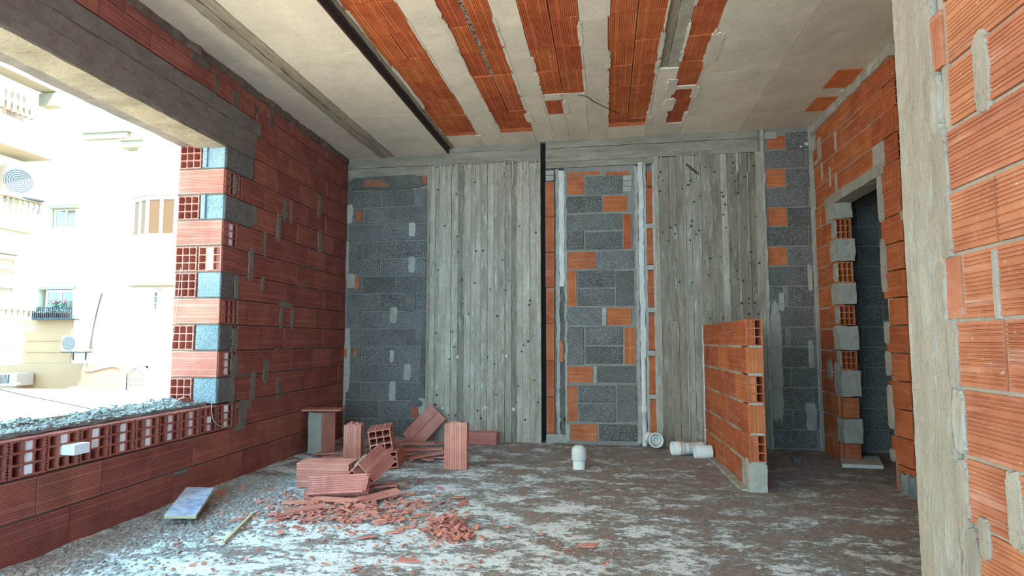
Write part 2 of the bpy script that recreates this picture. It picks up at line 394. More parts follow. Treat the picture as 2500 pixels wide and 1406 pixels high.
# remaining courses between the jamb and the back corner
for k in range(2, 16):
    z0, z1 = lrow(k); z1 = min(z1, 3.29)
    if z1-z0 < .05: continue
    off = 4.359 if k % 2 else 4.156
    start = {2: 4.44, 3: 4.44, 4: 4.42, 5: 4.44, 6: 4.42, 7: 4.42, 8: 4.2, 9: 4.40, 10: 4.60, 11: 4.42, 12: 4.60, 13: 4.60, 14: 4.60, 15: 4.66}[k]
    for i in range(0, 7):
        a = max(off+.405*i+random.uniform(-.01, .01)*(i > 0), start); b = off+.405*(i+1)
        if b-a > .05 and a < 6.5: brick(wl, LW, a, min(b, 6.54), z0, z1, 'h', 'red', j=.008)
for k in (3, 5, 7): brick(wl, LW, 4.195, 4.37, *lrow(k), 'b', 'block', t=0)
for k in (10, 12): brick(wl, LW, 4.195, 4.58, *lrow(k), 'b', 'block', t=-.004)
for k in (4, 6, 9, 11):
    z0, z1 = lrow(k); o = place(wl, LW, 'brick', hollow(.19, .198, .24, 3, 3, var=k % 3), 'red', 4.292, (z0+z1)/2)
    if k in (4, 9):
        for jz in (-1, 0, 1):
            f = link('foam_insert', CACHE['foam'], 'foam', o); f.location = (0, .004, jz*.0614)
# jamb face towards the camera; paler brick and bluish block colours paint in window light
JF = Frame((-2.9, 4.188, 0), (1, 0, 0), (0, 1, 0))
for k in range(3, 13):
    z0, z1 = lrow(k)
    if k in (4, 6, 9, 11): brick(wl, JF, -.41, -.004, z0, z1, 'h', 'jred', t=0, j=.006) if 'jred' in M else brick(wl, JF, -.41, -.004, z0, z1, 'h', 'loose', t=0, j=.006)
    else:
        brick(wl, JF, -.41, -.212, z0, z1, 'o', 'loose', depth=.19)
        if k == 8:
            o = brick(wl, JF, -.206, -.004, z0, z1, 'o', 'loose', depth=.19)
            for jz in (-1, 0, 1):
                f = link('foam_insert', CACHE['foam'], 'foam', o); f.location = (0, .0, jz*.0614)
        else:
            brick(wl, JF, -.206, -.002, z0, z1, 'b', 'jblock', t=0)
            if k in (10, 12): place(wl, JF, 'block_lip', boxme((-.018, .018, -.014, .01, -.096, .096)), 'jblock', -.172, (z0+z1)/2)
boxes('jamb_core', 'redmortar', [(-.405, -.006, .195, .21, .64, 2.73)] + [(-.405, -.006, .003, .2, lrow(k)[1]-.004, lrow(k)[1]+.004) for k in range(3, 12)], wl, JF)
# mortar smears on the left wall
cl = lambda x, y: LW.px(x/2.9412, 400+y/2.9412)
for x, y, w, h in [(2048, 330, .06, .22), (2092, 340, .05, .24), (2002, 460, .07, .27), (2295, 300, .10, .26), (1905, 585, .04, .24), (1805, 720, .08, .30), (2297, 560, .10, .26), (1890, 860, .06, .15), (2050, 1010, .22, .07), (2022, 1110, .06, .2), (2100, 1110, .06, .2), (1700, 880, .06, .2), (1820, 370, .12, .18), (1690, 150, .05, .17), (1685, 1270, .10, .2)]:
    s, z = cl(x, y); smear(wl, LW, s, z, w, h, 'patch', rag=.4)
cl3 = lambda x, y: LW.px(x/2.662, 878+y/2.662)
for x, y, w, h in [(1522, 40, .10, .2), (1510, 200, .07, .2), (1645, 170, .07, .26), (1810, 185, .08, .22), (1730, 70, .09, .22), (1595, 290, .22, .09), (1580, 370, .10, .2), (1555, 440, .15, .05), (1175, 730, .16, .03)]:
    s, z = cl3(x, y); smear(wl, LW, s, z, w, h, 'patch', rag=.4)
for (x, y, w, h) in [(1560, 600, .06, .18), (1690, 740, .09, .2), (1950, 860, .08, .18), (1440, 440, .25, .08)]:
    s, z = LW.px(x/2.9412, y/2.9412); smear(wl, LW, s, z, w, h, 'redmortar')
for i in range(14): smear(wl, LW, 4.3+random.random()*2.1, Z0+.21*random.randrange(3, 15), .12+.2*random.random(), .025, 'redmortar', th=.004, name='mortar_patch')
# course above the beam
for i in range(-6, 12):
    a = 4.36+.405*i; b = a+.405
    if a < 4.66: brick(wl, LW, a-.2, min(b-.2, 4.66), 3.08, 3.215, 'h', 'red', j=.008)
    if a+.2 < 6.5 and a < 4.66: brick(wl, LW, a, min(b, 4.68), 3.215, 3.30, 'h', 'red', j=.008)
link('mortar_band', rough(-2.6, 6.54, -.012, .05, 3.285, 3.345, .07, .02, 3, LW), 'redmortar', wl)
# lintel beam over the opening: three board-marked lifts
lb = link('trim_1', rough(-2.8, 4.58, -.014, .40, 2.722, 2.835, .09, .007, 1, LW), 'lbeam'); lb['kind'] = 'structure'
link('board_mark', rough(-2.8, 4.60, -.010, .38, 2.838, 2.945, .09, .005, 2, LW), 'lbeam', lb)
link('board_mark', rough(-2.8, 4.65, -.016, .38, 2.948, 3.065, .09, .008, 5, LW), 'lbeam', lb)
link('beam_soffit', rough(-2.8, 4.185, .0, .25, 2.700, 2.728, .05, .005, 7, LW), 'beam', lb)
# sill top: mortar bed, concrete strip, rubble
sb = link('trim_2', rough(-.5, 4.19, .085, .41, .634, .662, .04, .008, 4, LW), 'silld'); sb['kind'] = 'structure'
link('sill_strip', rough(1.9, 3.45, .27, .30, .65, .685, .05, .005, 9, LW), 'mortar', sb)
def stones(name, pts, mat, parent=None, flat=.6):
    vs, fs = [], []; rs = random.Random(len(pts))
    base = [(-1, -.6, -.4), (.9, -.8, -.5), (1.1, .7, -.4), (-.8, .9, -.5), (-.6, -.5, .6), (.6, -.6, .7), (.7, .5, .5), (-.5, .6, .75)]
    fc = [(0, 1, 2, 3), (4, 5, 6, 7), (0, 1, 5, 4), (1, 2, 6, 5), (2, 3, 7, 6), (3, 0, 4, 7)]
    for x, y, z, r in pts:
        a = rs.uniform(0, 6.3); ca, sa = math.cos(a), math.sin(a); n0 = len(vs); kx, ky = rs.uniform(.6, 1.4), rs.uniform(.6, 1.2)
        for bx, by, bz in base:
            bx = (bx+rs.uniform(-.3, .3))*kx*r; by = (by+rs.uniform(-.3, .3))*ky*r; bz = (bz+rs.uniform(-.2, .2))*flat*r
            vs.append((x+bx*ca-by*sa, y+bx*sa+by*ca, z+bz+r*.25))
        fs += [tuple(n0+i for i in f) for f in fc]
    me = bpy.data.meshes.new(name); me.from_pydata(vs, [], fs); o = link(name, me, mat, parent); o['kind'] = 'stuff'; return o
rs = random.Random(11); pts = []
for i in range(3800):
    y = rs.uniform(.8, 4.17); x = -2.955-rs.random()**.8*.335
    hh = .012+.055*max(0, noise.noise(Vector((x*6, y*3, 1)))+.25)*(1 if x < -3.0 else .3)
    pts.append((x, y, .652+hh*rs.random(), rs.uniform(.003, .013) if rs.random() < .9 else rs.uniform(.012, .024)))
tag(stones('sill_rubble', pts, 'silld'), 'pale blue-grey mortar rubble heaped along the window sill', 'rubble')
tag(link('shard', ribbed(.13, .05, .012), 'loose', None, LW.M(3.98, .1, .69) @ Euler((1.2, .3, .1)).to_matrix().to_4x4()), 'pink brick chip lying on the rubble of the window sill', 'brick shard')
fo = tag(link('foam_block', boxme((-.05, .05, -.055, .03, -.028, .028)), 'foam', None, LW.M(2.92, -.02, .535)), 'white foam block sticking out of the hollow sill bricks', 'foam block')

# ================================================================== BACK WALL
wb = boxes('wall_back', 'joint', [(-.1, 1.02, .012, .35, -.05, 3.22), (2.33, 4.80, .06, .35, -.05, 3.22), (2.30, 2.48, .065, .34, 3.1, 3.5), (4.74, 8.0, .012, .35, -.05, 3.45), (2.63, 3.43, .012, .06, 0, 3.11)], None, BW, 'structure')
g = zz(BW, (820, 330, 1.8264))
# left block field
for k in range(14):
    z0 = .02+.2095*k; z1 = z0+.2095
    js = [.01, .43, .84, 1.005] if k % 2 else [.01, .21, .62, 1.005]
    for a, b in zip(js, js[1:]):
        if k == 1 and a > .8: continue
        brick(wb, BW, a, b, z0, z1, 'b', 'block', j=.007)
brick(wb, BW, .84, .93, .23, .44, 'h', 'orange'); smear(wb, BW, .97, .38, .1, .2)
for x0, y0, x1, y1 in [(125, 196, 350, 228), (350, 185, 405, 224)]: brick(wb, BW, *g(x0, y0, x1, y1), 'h', 'orange', t=-.004)
smear(wb, BW, .5, 3.04, 1.0, .17, 'dmortar', th=.006)
for x, y, w, h in [(340, 420, .09, .18), (338, 575, .09, .2), (330, 740, .14, .24), (258, 800, .1, .2), (335, 900, .12, .2), (250, 985, .06, .15), (318, 1055, .10, .2), (252, 1140, .09, .24), (390, 960, .07, .8), (50, 1000, .08, .8), (60, 350, .1, .25), (105, 520, .06, .18), (70, 650, .14, .18), (400, 300, .05, .3), (360, 1195, .15, .08), (60, 260, .12, .3), (48, 560, .06, .5), (35, 1140, .06, .4)]:
    a = g(x, y, x+1, y+1); smear(wb, BW, a[0], a[2], w, h, random.choice(['mortar', 'dmortar']), th=.005)
for x0, y0, x1, y1 in [(92, 336, 118, 385), (85, 628, 105, 690), (30, 950, 52, 990), (80, 945, 95, 990)]:
    a = g(x0, y0, x1, y1); smear(wb, BW, (a[0]+a[1])/2, (a[2]+a[3])/2, a[1]-a[0], a[3]-a[2], 'orange', th=.012, name='brick_chip')
# beam across the top (board marked lifts)
be = boxes('trim_3', 'dmortar', [(-.05, 2.362, .02, .35, 3.11, 3.43), (2.422, 4.75, .02, .35, 3.11, 3.43)], None, BW, 'structure')
for a, b, z0, z1, t in [(.0, 1.01, 3.10, 3.22, -.002), (.0, 2.36, 3.225, 3.355, -.010), (1.27, 2.36, 3.36, 3.432, -.004), (1.01, 2.36, 3.20, 3.225, -.004), (2.42, 4.74, 3.345, 3.432, -.012), (2.42, 4.74, 3.235, 3.34, -.006), (2.42, 4.74, 3.185, 3.232, -.016), (2.42, 3.66, 3.115, 3.182, -.010)]:
    link('board_mark', rough(a, b, t, .05, z0, z1, .07, .006, a+z0, BW), 'beam', be)
# slot between the first panel and the brick strip
boxes('slot_shade_strip', 'dark', [(2.365, 2.415, .05, .06, 0, 3.43)], wb, BW)  # black strip painted in for the shade inside the recess
# board-marked panels
def panel(nm, s0, s1, ztop, edges, base, mats, seed):
    p = boxes(nm, 'dmortar', [(s0, s1, .02, .3, -.03, ztop)], None, BW, 'structure'); rs = random.Random(seed)
    for a, b in zip(edges, edges[1:]):
        t = base+rs.uniform(-.007, .007)
        link('board_mark', rough(a+.0015, b-.0015, t, .05, -.03, ztop+rs.uniform(-.012, .004), .045, .0025, rs.random()*50, BW), rs.choice(mats), p)
        if rs.random() < .6: link('concrete_fin', rough(b-.004, b+.004, t-.009, .03, rs.uniform(0, 1.5), ztop-rs.uniform(.02, 1.2), .04, .005, rs.random()*50, BW), 'board', p)
    return p
def drips(p, s0, s1, zt, n, t):
    for i in range(n):
        h = random.uniform(.05, .34); smear(p, BW, random.uniform(s0, s1), zt-h/2+.02, random.uniform(.010, .022), h, 'board', th=.003, name='cement_drip', t=t, rag=.3, n=26)
ed = [1.012, 1.05, 1.115, 1.17, 1.245, 1.31, 1.39, 1.465, 1.545, 1.60, 1.665, 1.74, 1.815, 1.87, 1.945, 2.02, 2.085, 2.155, 2.235, 2.30, 2.362]
p1 = panel('trim_4', 1.01, 2.362, 3.20, ed, -.022, ['board', 'board', 'board2'], 5)
ed = [3.635, 3.68, 3.79, 3.87, 3.955, 4.03, 4.13, 4.24, 4.34, 4.41, 4.52, 4.62, 4.70, 4.765]
p2 = panel('trim_5', 3.635, 4.765, 3.185, ed, -.016, ['board', 'board2', 'board'], 8)
drips(p1, 1.05, 2.33, 3.20, 38, -.030); drips(p2, 3.7, 4.7, 3.18, 12, -.025)
# snap-tie holes (dark knots) and round plugs
def disc(par, fr, s, z, r, mat, name, t=-.03, n=12, th=.006):
    bm = bmesh.new(); f = [bm.verts.new((r*math.cos(2*PI*i/n)*random.uniform(.85, 1.1), 0, r*math.sin(2*PI*i/n)*random.uniform(.85, 1.1))) for i in range(n)]
    bb = [bm.verts.new(v.co*1.1+Vector((0, th, 0))) for v in f]; bm.faces.new(f)
    for i in range(n): bm.faces.new((f[i], f[(i+1) % n], bb[(i+1) % n], bb[i]))
    return place(par, fr, name, bm2me(bm), mat, s, z, t, jit=0, rot=False)
for x, y in [(1119, 871), (1238, 869), (1083, 995), (1186, 994), (1255, 998)]:
    s, z = BW.px(x, y); disc(p1, BW, s, z, .018, 'plaster', 'plug', t=-.037)
rs = random.Random(4)
for i in range(46):
    s, z = rs.uniform(1.08, 2.33), rs.uniform(.1, 1.9) if i < 34 else rs.uniform(1.9, 3.0); disc(p1, BW, s, z, rs.uniform(.008, .014), 'tie', 'tie_hole', t=-.033, n=8)
for i in range(60):
    s, z = rs.uniform(3.68, 4.72), rs.uniform(1.2, 3.1); disc(p2, BW, s, z, rs.uniform(.007, .014), 'tie', 'tie_hole', t=-.027, n=8)
# central block panel
g = zz(BW, (1300, 370, 1.9267))
for x0, y0, x1, y1, k in [
    (162, 114, 245, 203, 'h'), (250, 112, 425, 203, 'b'), (157, 207, 328, 288, 'b'), (330, 205, 447, 284, 'h'),
    (157, 292, 423, 371, 'b'), (424, 292, 470, 459, 'v'), (157, 373, 243, 463, 'b'), (247, 375, 423, 463, 'b'),
    (165, 470, 300, 552, 'h'), (303, 467, 480, 552, 'b'), (162, 558, 208, 730, 'v'), (211, 558, 387, 640, 'b'), (390, 558, 478, 727, 'b'), (211, 643, 387, 727, 'b'),
    (157, 733, 326, 817, 'b'), (348, 733, 468, 817, 'h'), (157, 823, 243, 1003, 'b'), (247, 823, 428, 910, 'b'), (247, 914, 428, 1000, 'b'), (431, 825, 487, 1000, 'v'),
    (157, 1008, 285, 1088, 'h'), (305, 1008, 487, 1088, 'b'), (162, 1100, 214, 1272, 'v'), (217, 1098, 393, 1185, 'b'), (217, 1188, 393, 1272, 'b'), (397, 1098, 492, 1272, 'b'),
    (178, 1280, 308, 1362, 'h'), (311, 1282, 495, 1364, 'b'), (164, 92, 318, 112, 'h'), (343, 92, 457, 110, 'h')]:
    brick(wb, BW, *g(x0, y0, x1, y1), k, 'block' if k == 'b' else 'orange', j=.008)
for x0, y0, x1, y1 in [(426, 114, 466, 135), (426, 138, 466, 163), (426, 166, 466, 188), (328, 735, 347, 772), (328, 775, 347, 815), (287, 1010, 303, 1045), (287, 1048, 303, 1088), (62, 88, 100, 110), (62, 113, 100, 138), (535, 338, 572, 360), (535, 534, 572, 556), (538, 733, 574, 756), (540, 936, 577, 960), (548, 1142, 588, 1164), (160, 1282, 176, 1360)]:
    a = g(x0, y0, x1, y1); link('mortar_piece', rough(a[0], a[1], -.008, .05, a[2], a[3], .02, .004, x0, BW), 'mortar', wb)
def chunk(fr, a, t0, t1, mat, par, name='mortar_fill', step=.03, amp=.014, seed=1):
    return link(name, rough(a[0], a[1], t0, t1, a[2], a[3], step, amp, seed, fr), mat, par)
# brick strip beside the slot
for y0, y1 in [(140, 308), (308, 472), (472, 640), (640, 808), (808, 982), (982, 1153), (1155, 1328)]:
    brick(wb, BW, *g(60+(y0-140)*.004, y0, 101+(y0-140)*.004, y1), 'v', 'orange', j=.004)
for y0, y1 in [(88, 165), (168, 335), (362, 531), (560, 730), (760, 932), (965, 1140), (1166, 1325)]:
    d = max(0, (y0-500))*.022; brick(wb, BW, *g(536+d, y0, 573+d, y1), 'v', 'orange', j=.004)
# chases
chunk(BW, (2.535, 2.575, .02, 3.10), .0, .06, 'mortar', wb, seed=2); chunk(BW, (2.628, 2.655, .02, 3.08), -.004, .06, 'mortar', wb, seed=3)
chunk(BW, (2.575, 2.63, .0, 1.95), .005, .07, 'dmortar', wb, seed=4, amp=.02); chunk(BW, (2.42, 2.64, .0, .10), -.01, .05, 'mortar', wb, seed=5, amp=.02)
chunk(BW, (2.574, 2.63, 1.75, 3.08), -.014, .05, 'plaster', wb, name='plaster_fill', seed=6, amp=.012, step=.035)
smear(wb, BW, 2.585, 1.02, .05, .26, 'orange', name='brick_chip', th=.01)
chunk(BW, (3.42, 3.455, .02, 3.10), .0, .06, 'mortar', wb, seed=7); chunk(BW, (3.515, 3.545, .02, 3.12), -.004, .06, 'mortar', wb, seed=8, amp=.01)
chunk(BW, (3.458, 3.512, .95, 3.13), -.018, .05, 'plaster', wb, name='plaster_fill', seed=9, amp=.011, step=.035)
chunk(BW, (3.612, 3.64, .02, 3.18), -.006, .05, 'mortar', wb, seed=10, amp=.006)
# right block field
g = zz(BW, (1820, 300, 4.686)); g4 = zz(BW, (1700, 500, 1.85))
for G, L in ((g, [(247, 145, 452, 300, 'h'), (458, 95, 770, 302, 'b'), (232, 306, 682, 512, 'b'), (688, 306, 778, 508, 'b'), (225, 520, 460, 738, 'h'), (465, 520, 780, 736, 'b'), (236, 742, 722, 955, 'b'), (738, 742, 778, 950, 'v'), (258, 963, 478, 1183, 'h'), (483, 963, 785, 1183, 'b')]),
             (g4, [(322, 98, 505, 183, 'b'), (508, 98, 548, 183, 'b'), (324, 187, 411, 275, 'v'), (414, 187, 546, 275, 'b'), (328, 279, 505, 364, 'b'), (508, 279, 548, 364, 'b'), (342, 368, 392, 458, 'b'), (413, 368, 548, 458, 'b'), (330, 462, 530, 548, 'b'), (533, 462, 556, 548, 'b'), (342, 552, 405, 638, 'b'), (424, 552, 557, 638, 'b'), (348, 643, 527, 733, 'b'), (345, 738, 427, 823, 'b'), (430, 738, 558, 823, 'b'), (350, 828, 530, 923, 'b'), (533, 828, 562, 923, 'b'), (348, 927, 440, 1015, 'b'), (443, 927, 565, 1015, 'b'), (350, 1019, 548, 1100, 'b')])):
    for x0, y0, x1, y1, k in L: brick(wb, BW, *G(x0, y0, x1, y1), k, 'block' if k == 'b' else 'orange', j=.006)
chunk(BW, (4.765, 4.80, 0, 3.43), -.02, .05, 'mortar', wb, seed=12, amp=.012); chunk(BW, (5.255, 5.30, 0, 3.43), -.006, .05, 'mortar', wb, seed=13, amp=.008)
for s, z, w, h in [(4.86, .9, .12, 1.3), (4.93, 1.55, .06, .2), (5.2, 1.0, .06, .3), (5.22, 1.8, .05, .3), (5.18, .35, .12, .3), (4.87, 3.36, .15, .08)]: smear(wb, BW, s, z, w, h, 'mortar', th=.005)
for x, y, r in [(1969, 351, .02), (1955, 358, .012)]:
    s, z = BW.px(x, y); disc(wb, BW, s, z, r, 'plaster', 'plaster_spot', t=-.004, th=.004)
# dark room beyond the doorway: block courses continue
for k in range(13):
    z0 = .02+.21*k
    for i in range(5):
        a = 5.50+.41*i-(.2 if k % 2 else 0); b = a+.41
        brick(wb, BW, max(a, 5.45), min(b, 7.2), z0, z0+.21, 'b', 'block', j=.008)

# ================================================================== ALCOVE WALL (doorway)
wa = boxes('wall_right', 'mortar', [(0, .33, .0085, .14, 0, 3.38), (.33, 1.55, .0085, .14, 2.56, 3.38), (1.46, 1.54, .03, .14, 0, 2.5)], None, AW, 'structure')
def arow(k): z = .197+.2115*k; return z, z+.2115     # k = -1 .. 14
D0, D1, AE = .545, 1.455, 1.757
for k in range(-1, 15):
    z0, z1 = arow(k); z0 = max(z0, -.01); odd = k % 2
    if k <= 10:
        js = [.02, .42, .535] if not odd else [.02, .28, .45]
        if k in (9, 10): js = [.02, .18, .45]
        for a, b in zip(js, js[1:]): brick(wa, AW, a, b, z0, z1, 'h', 'orange', j=.010)
        brick(wa, AW, 1.53 if odd else 1.46, AE-.004, z0, z1, 'h', 'orange', j=.010)
    else:
        js = {11: [.05, .54, 1.0, 1.37], 12: [.03, .17, .58, .97, 1.37, 1.74], 13: [.03, .60, .76, 1.17, 1.57], 14: [.12, .50, .98, 1.40, 1.74]}[k]
        z1 = min(z1, 3.345)
        for a, b in zip(js, js[1:]): brick(wa, AW, a, b, z0, z1, 'h', 'orange', j=.012)
# end openings on the face: two hollow ends
for s, z in ((1.655, 2.84), (1.65, 2.40)): place(wa, AW, 'brick', hollow(.185, .20, .12, 3, 3), 'orange', s, z, -.003)
# jamb that faces the camera
AJ = Frame(AW.P(D0, 0, 0), uR, vR)
jz = [2.315, 2.113, 1.893, 1.692, 1.476, 1.28, 1.045, .859, .605, .408, .173, 0]; jk = 'omomomxvmv'
kinds = ['o', 'm', 'o', 'm', 'o', 'm', 'o', 'm', 'v', 'm', 'v']
for i, kd in enumerate(kinds):
    z1, z0 = jz[i], jz[i+1]
    if kd == 'o': brick(wa, AJ, .0, .148, z0, z1, 'o', 'orange', depth=.2)
    elif kd == 'v': brick(wa, AJ, .0, .148, z0, z1, 'v', 'orange')
    else: link('mortar_lump', rough(-.012, .155, -.03, .12, z0+.008, z1-.003, .022, .010, i*7, AJ), 'mortar', wa)
link('mortar_lump', rough(-.012, .150, -.022, .12, 2.315, 2.50, .022, .012, 55, AJ), 'mortar', wa)
for z in jz[1:9:2]: smear(wa, AW, .50, z+.1, .10, .18, 'mortar')
for s, z, w, h in [(.43, 2.40, .2, .22), (.27, .85, .12, .2), (.45, .78, .15, .3), (.47, .3, .12, .2), (.27, 2.86, .03, .2), (.64, 3.05, .04, .2), (.62, 2.65, .04, .2), (.47, 2.75, .03, .2), (.22, 3.12, .10, .25), (.12, 3.0, .12, .05)]:
    smear(wa, AW, s, z, w, h, 'mortar', th=.006)
link('mortar_band', rough(-.01, 1.78, -.018, .10, 3.335, 3.425, .05, .016, 3, AW), 'mortar', wa)
link('corner_mortar', rough(-.01, .03, -.008, .10, 0, 3.4, .04, .008, 31, AW), 'mortar', wa)
for (z, h) in [(2.30, .42), (1.80, .3), (1.62, .2), (1.20, .18), (.96, .2), (.62, .35), (.25, .1)]: smear(wa, AW, 1.49, z, .075, h, 'mortar', th=.012)
# lintel
lt = link('lintel', rough(.33, 1.55, -.012, .15, 2.465, 2.56, .05, .006, 17, AW), 'pillar', wa)
# near end of the wall: hollow ends towards the camera
AEF = Frame(AW.P(AE, 0, 0), uR, vR)
for k in range(-1, 15):
    z0, z1 = arow(k); z0 = max(z0, 0); z1 = min(z1, 3.36)
    brick(wa, AEF, .006, .150, z0, z1, 'o' if k not in (12,) else 'v', 'orange', depth=.2, nx=2, nz=3, j=.012)
link('mortar_lump', rough(.02, .14, -.02, .03, 2.05, 2.12, .02, .01, 8, AEF), 'mortar', wa)
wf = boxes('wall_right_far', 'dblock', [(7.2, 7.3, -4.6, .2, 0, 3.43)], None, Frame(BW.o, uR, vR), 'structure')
boxes('wall_passage', 'mortar', [(5.44, 7.2, -1.80, -1.70, 0, 3.43), (4.28, 7.2, -4.50, -4.40, 0, 3.43)], wf, Frame(BW.o, uR, vR))

# ================================================================== NEAR RIGHT WALL + PILLAR
wn = boxes('wall_right_near', 'mortar', [(.0, 4.7, .0085, .22, -.05, 3.45)], None, RW, 'structure')
pl = link('pillar', rough(-.262, -.02, -.004, .24, -.03, 3.44, .04, .006, 21, RW), 'pillar', wn)
for a, b, t in [(-.258, -.17, -.007), (-.168, -.10, -.009), (-.098, -.03, -.006)]:
    link('board_mark', rough(a, b, t, .02, -.03, 3.44, .05, .004, a*90, RW), 'pillar', wn)
Rz = [-.03, .165, .375, .584, .783, .994, 1.203, 1.412, 1.612, 1.815, 2.018, 2.225, 2.43, 2.64, 2.85, 3.06, 3.27, 3.43]
first = {3: (.06, .24), 4: (.02, .44), 5: (.02, .236), 6: (-.03, .04), 7: (-.035, .07, .0), 8: (.025, .43), 9: (.035, .165), 10: (.05, .46)}
for k in range(len(Rz)-1):
    z0, z1 = Rz[k], Rz[k+1]
    if z0 > 2.9: continue
    a = {3: .02, 4: .03, 5: .015, 6: -.035, 7: -.03, 8: .02, 9: .04, 10: .05, 2: .06}.get(k, .04)
    j1 = {2: .30, 3: .245, 4: .43, 5: .236, 6: .055, 7: .238, 8: .43, 9: .205, 10: .46, 11: .2}.get(k, .25 if k % 2 else .43)
    brick(wn, RW, a, j1, z0, z1, 'v' if k == 6 else 'h', 'near', t=-.002, j=.012)
    s = j1
    while s < 4.6:
        brick(wn, RW, s, s+.405, z0, z1, 'h', 'near', t=-.002, j=.012); s += .405
brick(wn, RW, -.045, .035, 2.03, 2.222, 'v', 'near', t=-.006)
for s, z, w, h, t in [(.215, 1.92, .07, .25, 0), (-.02, 1.66, .09, .36, 0), (-.03, 1.92, .07, .2, 0), (.0, 1.5, .06, .2, 0), (-.045, 1.30, .05, .2, 0), (.0, 1.10, .05, .22, 0), (.01, .89, .06, .2, 0), (.005, .66, .06, .22, 0), (.03, .45, .09, .26, 0), (.10, .56, .05, .12, 0), (.24, .68, .06, .22, 0), (.02, .2, .12, .3, 0), (.22, 1.3, .015, .2, 0)]:
    smear(wn, RW, s, z, w, h, 'pillar', th=.009, t=t)
# unseen rest of the room behind the camera
wr = boxes('wall_rear', 'mortar', [(-.1, 5.2, 9.3, 9.5, 0, .75), (-.1, 5.2, 9.3, 9.5, 2.75, 3.45), (-.1, .5, 9.3, 9.5, .75, 2.75), (3.6, 5.2, 9.3, 9.5, .75, 2.75)], None, Frame((-2.9, 6.55, 0), (1, 0, 0), (0, -1, 0)), 'structure')

# ================================================================== CEILING
ce = boxes('ceiling', 'dmortar', [(-.9, 7.4, .03, .30, -.6, 9.7)], None, CE, 'structure')
def cslab(a, b, e0, e1, z=0.0, amp=.003, mat='ceil', name='formwork_panel', st=.12, zt=.05):
    return link(name, rough(a, b, z, zt, e0, e1, st, amp, a*7+e0, CE), mat, ce)
# lower left part (8 cm lower) with the rib between
for a, b in ((-.4, .41), (.60, 1.26)):
    e = 0.0
    for e1 in (1.23, 2.46, 3.69, 4.92, 6.15, 9.3): cslab(a, b, e+.002, e1-.002, -.08, .003); e = e1
cslab(.41, .495, 0, 9.3, -.088, .008, 'rib', 'ceiling_rib', .06); cslab(.50, .598, 0, 9.3, -.082, .008, 'rib', 'ceiling_rib', .06)
link('steel_angle', rough(1.258, 1.272, -.085, .0, .03, 9.3, .08, .003, 4, CE), 'steel', ce)
cslab(1.27, 1.325, 0, 9.3, -.02, .01, 'rib', 'ceiling_rib', .06)
link('steel_angle', rough(1.272, 1.298, -.028, -.018, .03, 9.3, .08, .004, 4, CE), 'steel', ce)
strips = [(1.325, 1.71, .37), (1.955, 2.325, .37), (2.515, 2.925, 1.27), (3.13, 3.54, .35), (3.72, 3.925, .35)]
JT = [.55, .94, 1.33, 1.73, 2.13, 2.53, 2.93, 3.33, 3.73, 4.13, 4.53, 4.93, 5.33]
for n, (a, b, e0) in enumerate(strips):
    es = [e0] + [j for j in JT if j > e0+.12]
    for i, (p, q) in enumerate(zip(es, es[1:])):
        if n == 4 and 1.2 < (p+q)/2 < 1.25: continue
        if i == 0 and n in (0, 1, 3):
            brick(ce, CE, a, b, p, p+.09, 'h', 'ceilb', t=.0, j=.004)
            p = p+.09
        k = 2 if n < 4 else 1; w_ = (b-a)/k
        for c in range(k):
            gap = .0
            if n == 1 and p > 1.3: gap = .016*(min(1, (p-1.2)/1.5))
            brick(ce, CE, a+w_*c+(gap if c else 0), a+w_*(c+1)-(0 if c else gap), p, q, 'v', 'ceilb', t=random.uniform(-.002, .006), j=.005)
boxes('ceiling_backing', 'dmortar', [(1.3, 4.0, .022, .04, 0, 9.3)], ce, CE)
stones('groove_gravel', [tuple(CE.P(2.138+random.uniform(-.012, .012), .004+random.uniform(0, .01), random.uniform(1.4, 4.2))) + (random.uniform(.004, .008),) for _ in range(700)], 'mortar', ce)
# small single bricks let into the slab
for x0, y0, x1, y1 in [(2.535, .80, 2.70, 1.14)]: brick(ce, CE, x0, x1, y0, y1, 'v', 'ceilb', t=-.003)
for a, b, e0, e1 in [(5.05, 5.28, 1.0, 1.37), (5.07, 5.28, .46, .80)]: brick(ce, CE, a, b, e0, e1, 'h', 'ceilb', t=-.004)
# concrete ribs between the strips and the big slab to the right
def col(a, b, e0, e1, js):
    e = e0
    for j in [x for x in js if e0 < x < e1] + [e1]: cslab(a+.001, b-.001, e+.001, j-.001, 0, .003); e = j
js1 = [1.26, 2.47, 3.7, 4.9]
col(1.71, 1.955, 0, 9.3, js1); col(2.325, 2.515, 0, 9.3, js1); col(2.925, 3.13, 0, 9.3, js1)
col(1.325, 1.71, 0, .37, []); col(1.955, 2.325, 0, .37, []); col(3.13, 3.54, 0, .35, [])
col(2.515, 2.535, .0, 1.26, []); col(2.535, 2.70, 0, .80, []); col(2.535, 2.70, 1.14, 1.27, []); col(2.70, 2.925, 0, 1.27, [])
col(3.54, 3.72, 0, 1.62, js1); col(3.72, 3.925, 0, .35, [])
cslab(3.54, 3.62, 1.62, 9.3, .016, .004, 'rib', 'channel_bed', .06); cslab(3.625, 3.72, 1.62, 9.3, .010, .006, 'mortar', 'channel_bed', .06)
js2 = [.50, 1.47, 2.9, 4.1]
col(3.925, 4.55, 0, 9.3, js2); col(4.55, 5.75, 0, 9.3, js2); col(5.75, 7.3, 0, 9.3, js2)
